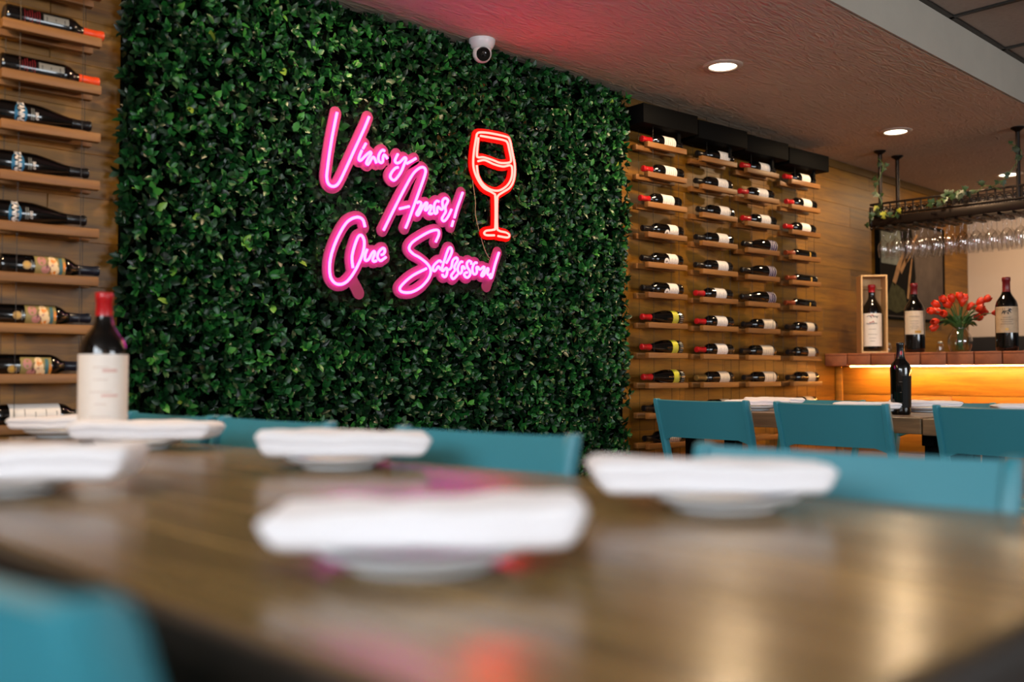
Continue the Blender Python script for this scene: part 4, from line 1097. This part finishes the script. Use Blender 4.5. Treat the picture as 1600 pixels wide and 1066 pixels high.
# ------------------------------------------------------------------ glass rack over the bar
GX0, GX1, GY1, GY0 = 6.345, 6.640, 3.105, 0.30
gr = thing('glass_rack', 'bronze hanging glass rack with pierced gallery above the bar', 'glass rack', (6.49, 1.7, 1.93))
def gpart(name, mb, m=None, smooth=True): return obj(name, shift(mb, (6.49, 1.7, 1.93)), m or M_bronze, gr, smooth)
for (x, y) in ((GX0+0.005, 3.04), (GX1-0.05, 3.03), (GX0+0.005, 2.16), (GX1-0.05, 2.15), (GX0+0.005, 0.9), (GX1-0.05, 0.9)):
    gpart('pole', MB().tube([(x, y, 1.95), (x, y, ZC-0.008)], 0.013, 14))
    gpart('ceiling_flange', MB().lathe([(0.012, -0.030), (0.018, -0.022), (0.034, -0.012), (0.040, -0.006), (0.040, 0.0)], 24, (x, y, ZC)))
LY = GY1-GY0; CY = (GY1+GY0)/2
for x in (GX0, GX1):
    gpart('top_rail', MB().box((x, CY, 2.078), (0.014, LY, 0.014), 0.003))
    gpart('ledge_rail', MB().box((x, CY, 2.000), (0.030, LY, 0.012), 0.003))
    gpart('frame_rail', MB().box((x, CY, 1.958), (0.022, LY, 0.055), 0.004))
    pier = MB()
    for i in range(int(LY/0.052)):
        y = GY1-0.03-0.052*i
        pier.box((x, y, 2.038), (0.008, 0.010, 0.072))
        ring = [(x, y-0.026+0.017*math.cos(a), 2.026+0.017*math.sin(a)) for a in np.linspace(0, 2*PI, 11)]
        pier.tube(ring, 0.004, 5, False)
        pier.box((x, y-0.026, 2.052), (0.007, 0.044, 0.006))
    o = gpart('pierced_gallery', pier, None, True); o['kind'] = 'stuff'
for y in (GY1, GY0):
    gpart('top_rail', MB().box(((GX0+GX1)/2, y, 2.078), (GX1-GX0+0.014, 0.014, 0.014), 0.003))
    gpart('frame_rail', MB().box(((GX0+GX1)/2, y, 1.958), (GX1-GX0+0.022, 0.022, 0.055), 0.004))
gpart('end_finial', MB().lathe([(0.0005, 0.0), (0.010, 0.010), (0.007, 0.022), (0.014, 0.032), (0.016, 0.05), (0.012, 0.16)], 14, (GX0, GY1, 1.90)))
ys_g = [GY1-0.060-0.088*i for i in range(18)]
for i in range(19):
    y = GY1-0.060-0.088*(i-0.5)
    gpart('hanger_rail', MB().box(((GX0+GX1)/2, y-0.012, 1.926), (GX1-GX0, 0.003, 0.016)).box(((GX0+GX1)/2, y, 1.9175), (GX1-GX0, 0.032, 0.003)))
def glass_mesh():
    P = [(0.033, 0.0), (0.0335, -0.0015), (0.020, -0.004), (0.008, -0.008), (0.0042, -0.016), (0.0036, -0.040), (0.0038, -0.075), (0.0070, -0.084), (0.018, -0.093), (0.030, -0.108), (0.0375, -0.128), (0.0385, -0.146), (0.036, -0.172), (0.0315, -0.198), (0.0305, -0.206)]
    return MB().lathe(P, 26, cap1=False).mesh('wine_glass', M_glass, True, 85)
gme = glass_mesh(); rows_x = [6.40, 6.49, 6.58]
ordr = ['first', 'second', 'third', 'fourth', 'fifth', 'sixth', 'seventh', 'eighth', 'ninth', 'tenth', 'eleventh', 'twelfth']
rn = ['front', 'middle', 'back']
rgl = random.Random(4)
for r, x in enumerate(rows_x):
    for i in range(12):
        o = link('wine_glass', gme, None, (x+rgl.uniform(-0.012, 0.012), ys_g[i]+rgl.uniform(-0.003, 0.003), 1.9205))
        tag(o, 'clear stemmed glass hanging upside down, %s from the wall in the %s row' % (ordr[i], rn[r]), 'wine glass', 'wine glasses hanging from the rack')

# ivy trailing along the rack and its poles
iv_shape = [(0, 0), (-0.35, -0.12), (-0.52, 0.12), (-0.34, 0.26), (-0.42, 0.58), (-0.16, 0.52), (0, 1.0), (0.16, 0.52), (0.42, 0.58), (0.34, 0.26), (0.52, 0.12), (0.35, -0.12)]
vs = [(x, y, 0.06-0.25*abs(x)) for x, y in iv_shape]
M_ivy = mat('ivy_green', '#1f3518', rough=0.5, objvary=0.45)
M_ivy2 = mat('ivy_yellow', '#7d7f22', rough=0.5, objvary=0.2)
ivm = [MB().add([(0, 0.25, 0.08)]+vs, [(0, i+1, (i+1) % 12+1) for i in range(12)]).mesh('leaf', m, True, 80) for m in (M_ivy, M_ivy2)]
ri = random.Random(17)
def ivy(label, path, n, spread, yl):
    t = thing('ivy_garland', label, 'ivy', tuple(path[0]), 0, 'ivy garlands on the glass rack')
    P = [Vector(p) for p in crom(path, 6)]; b0 = Vector(path[0])
    obj('stem', MB().tube([tuple(p-b0) for p in P], 0.0022, 6), M_stem, t)
    for i in range(n):
        p = P[ri.randrange(len(P))]+Vector((ri.uniform(-spread, spread)-0.01, ri.uniform(-spread, spread), ri.uniform(-spread, spread)))
        s = ri.uniform(0.028, 0.046)
        o = link('leaf', ivm[1 if ri.random() < yl else 0], t, tuple(p-b0)); o.scale = (s, s, s)
        d = Vector((-0.9+ri.uniform(-0.5, 0.3), ri.uniform(-0.6, 0.4), ri.uniform(-0.5, 0.5))).normalized()
        o.rotation_euler = (d.to_track_quat('Z', 'Y').to_matrix() @ Matrix.Rotation(ri.uniform(0, 6.28), 3, 'Z')).to_euler()
x = GX0-0.018
ivy('green ivy winding down the front pole near the wine racks', [(x+0.0, 3.045, 2.39), (x-0.01, 3.00, 2.33), (x, 3.035, 2.25), (x-0.01, 3.06, 2.17), (x, 3.02, 2.08), (x-0.01, 3.06, 2.02), (x-0.01, 3.10, 1.95)], 16, 0.025, 0.05)
ivy('yellowing ivy sprig at the left end of the glass rack', [(x-0.005, 3.05, 2.03), (x-0.012, 2.98, 1.985), (x-0.012, 2.93, 1.975), (x-0.01, 2.90, 2.02)], 9, 0.022, 0.4)
ivy('ivy trailing along the rack gallery between its two front poles', [(x, 2.72, 2.02), (x-0.006, 2.62, 2.05), (x-0.006, 2.52, 2.07), (x-0.006, 2.42, 2.06), (x-0.006, 2.34, 2.10), (x, 2.25, 2.06)], 22, 0.03, 0.03)
ivy('ivy curling around the right front pole of the rack', [(x+0.002, 2.19, 2.34), (x-0.006, 2.13, 2.28), (x-0.004, 2.17, 2.20), (x-0.006, 2.24, 2.12), (x-0.006, 2.30, 2.09)], 12, 0.025, 0.1)
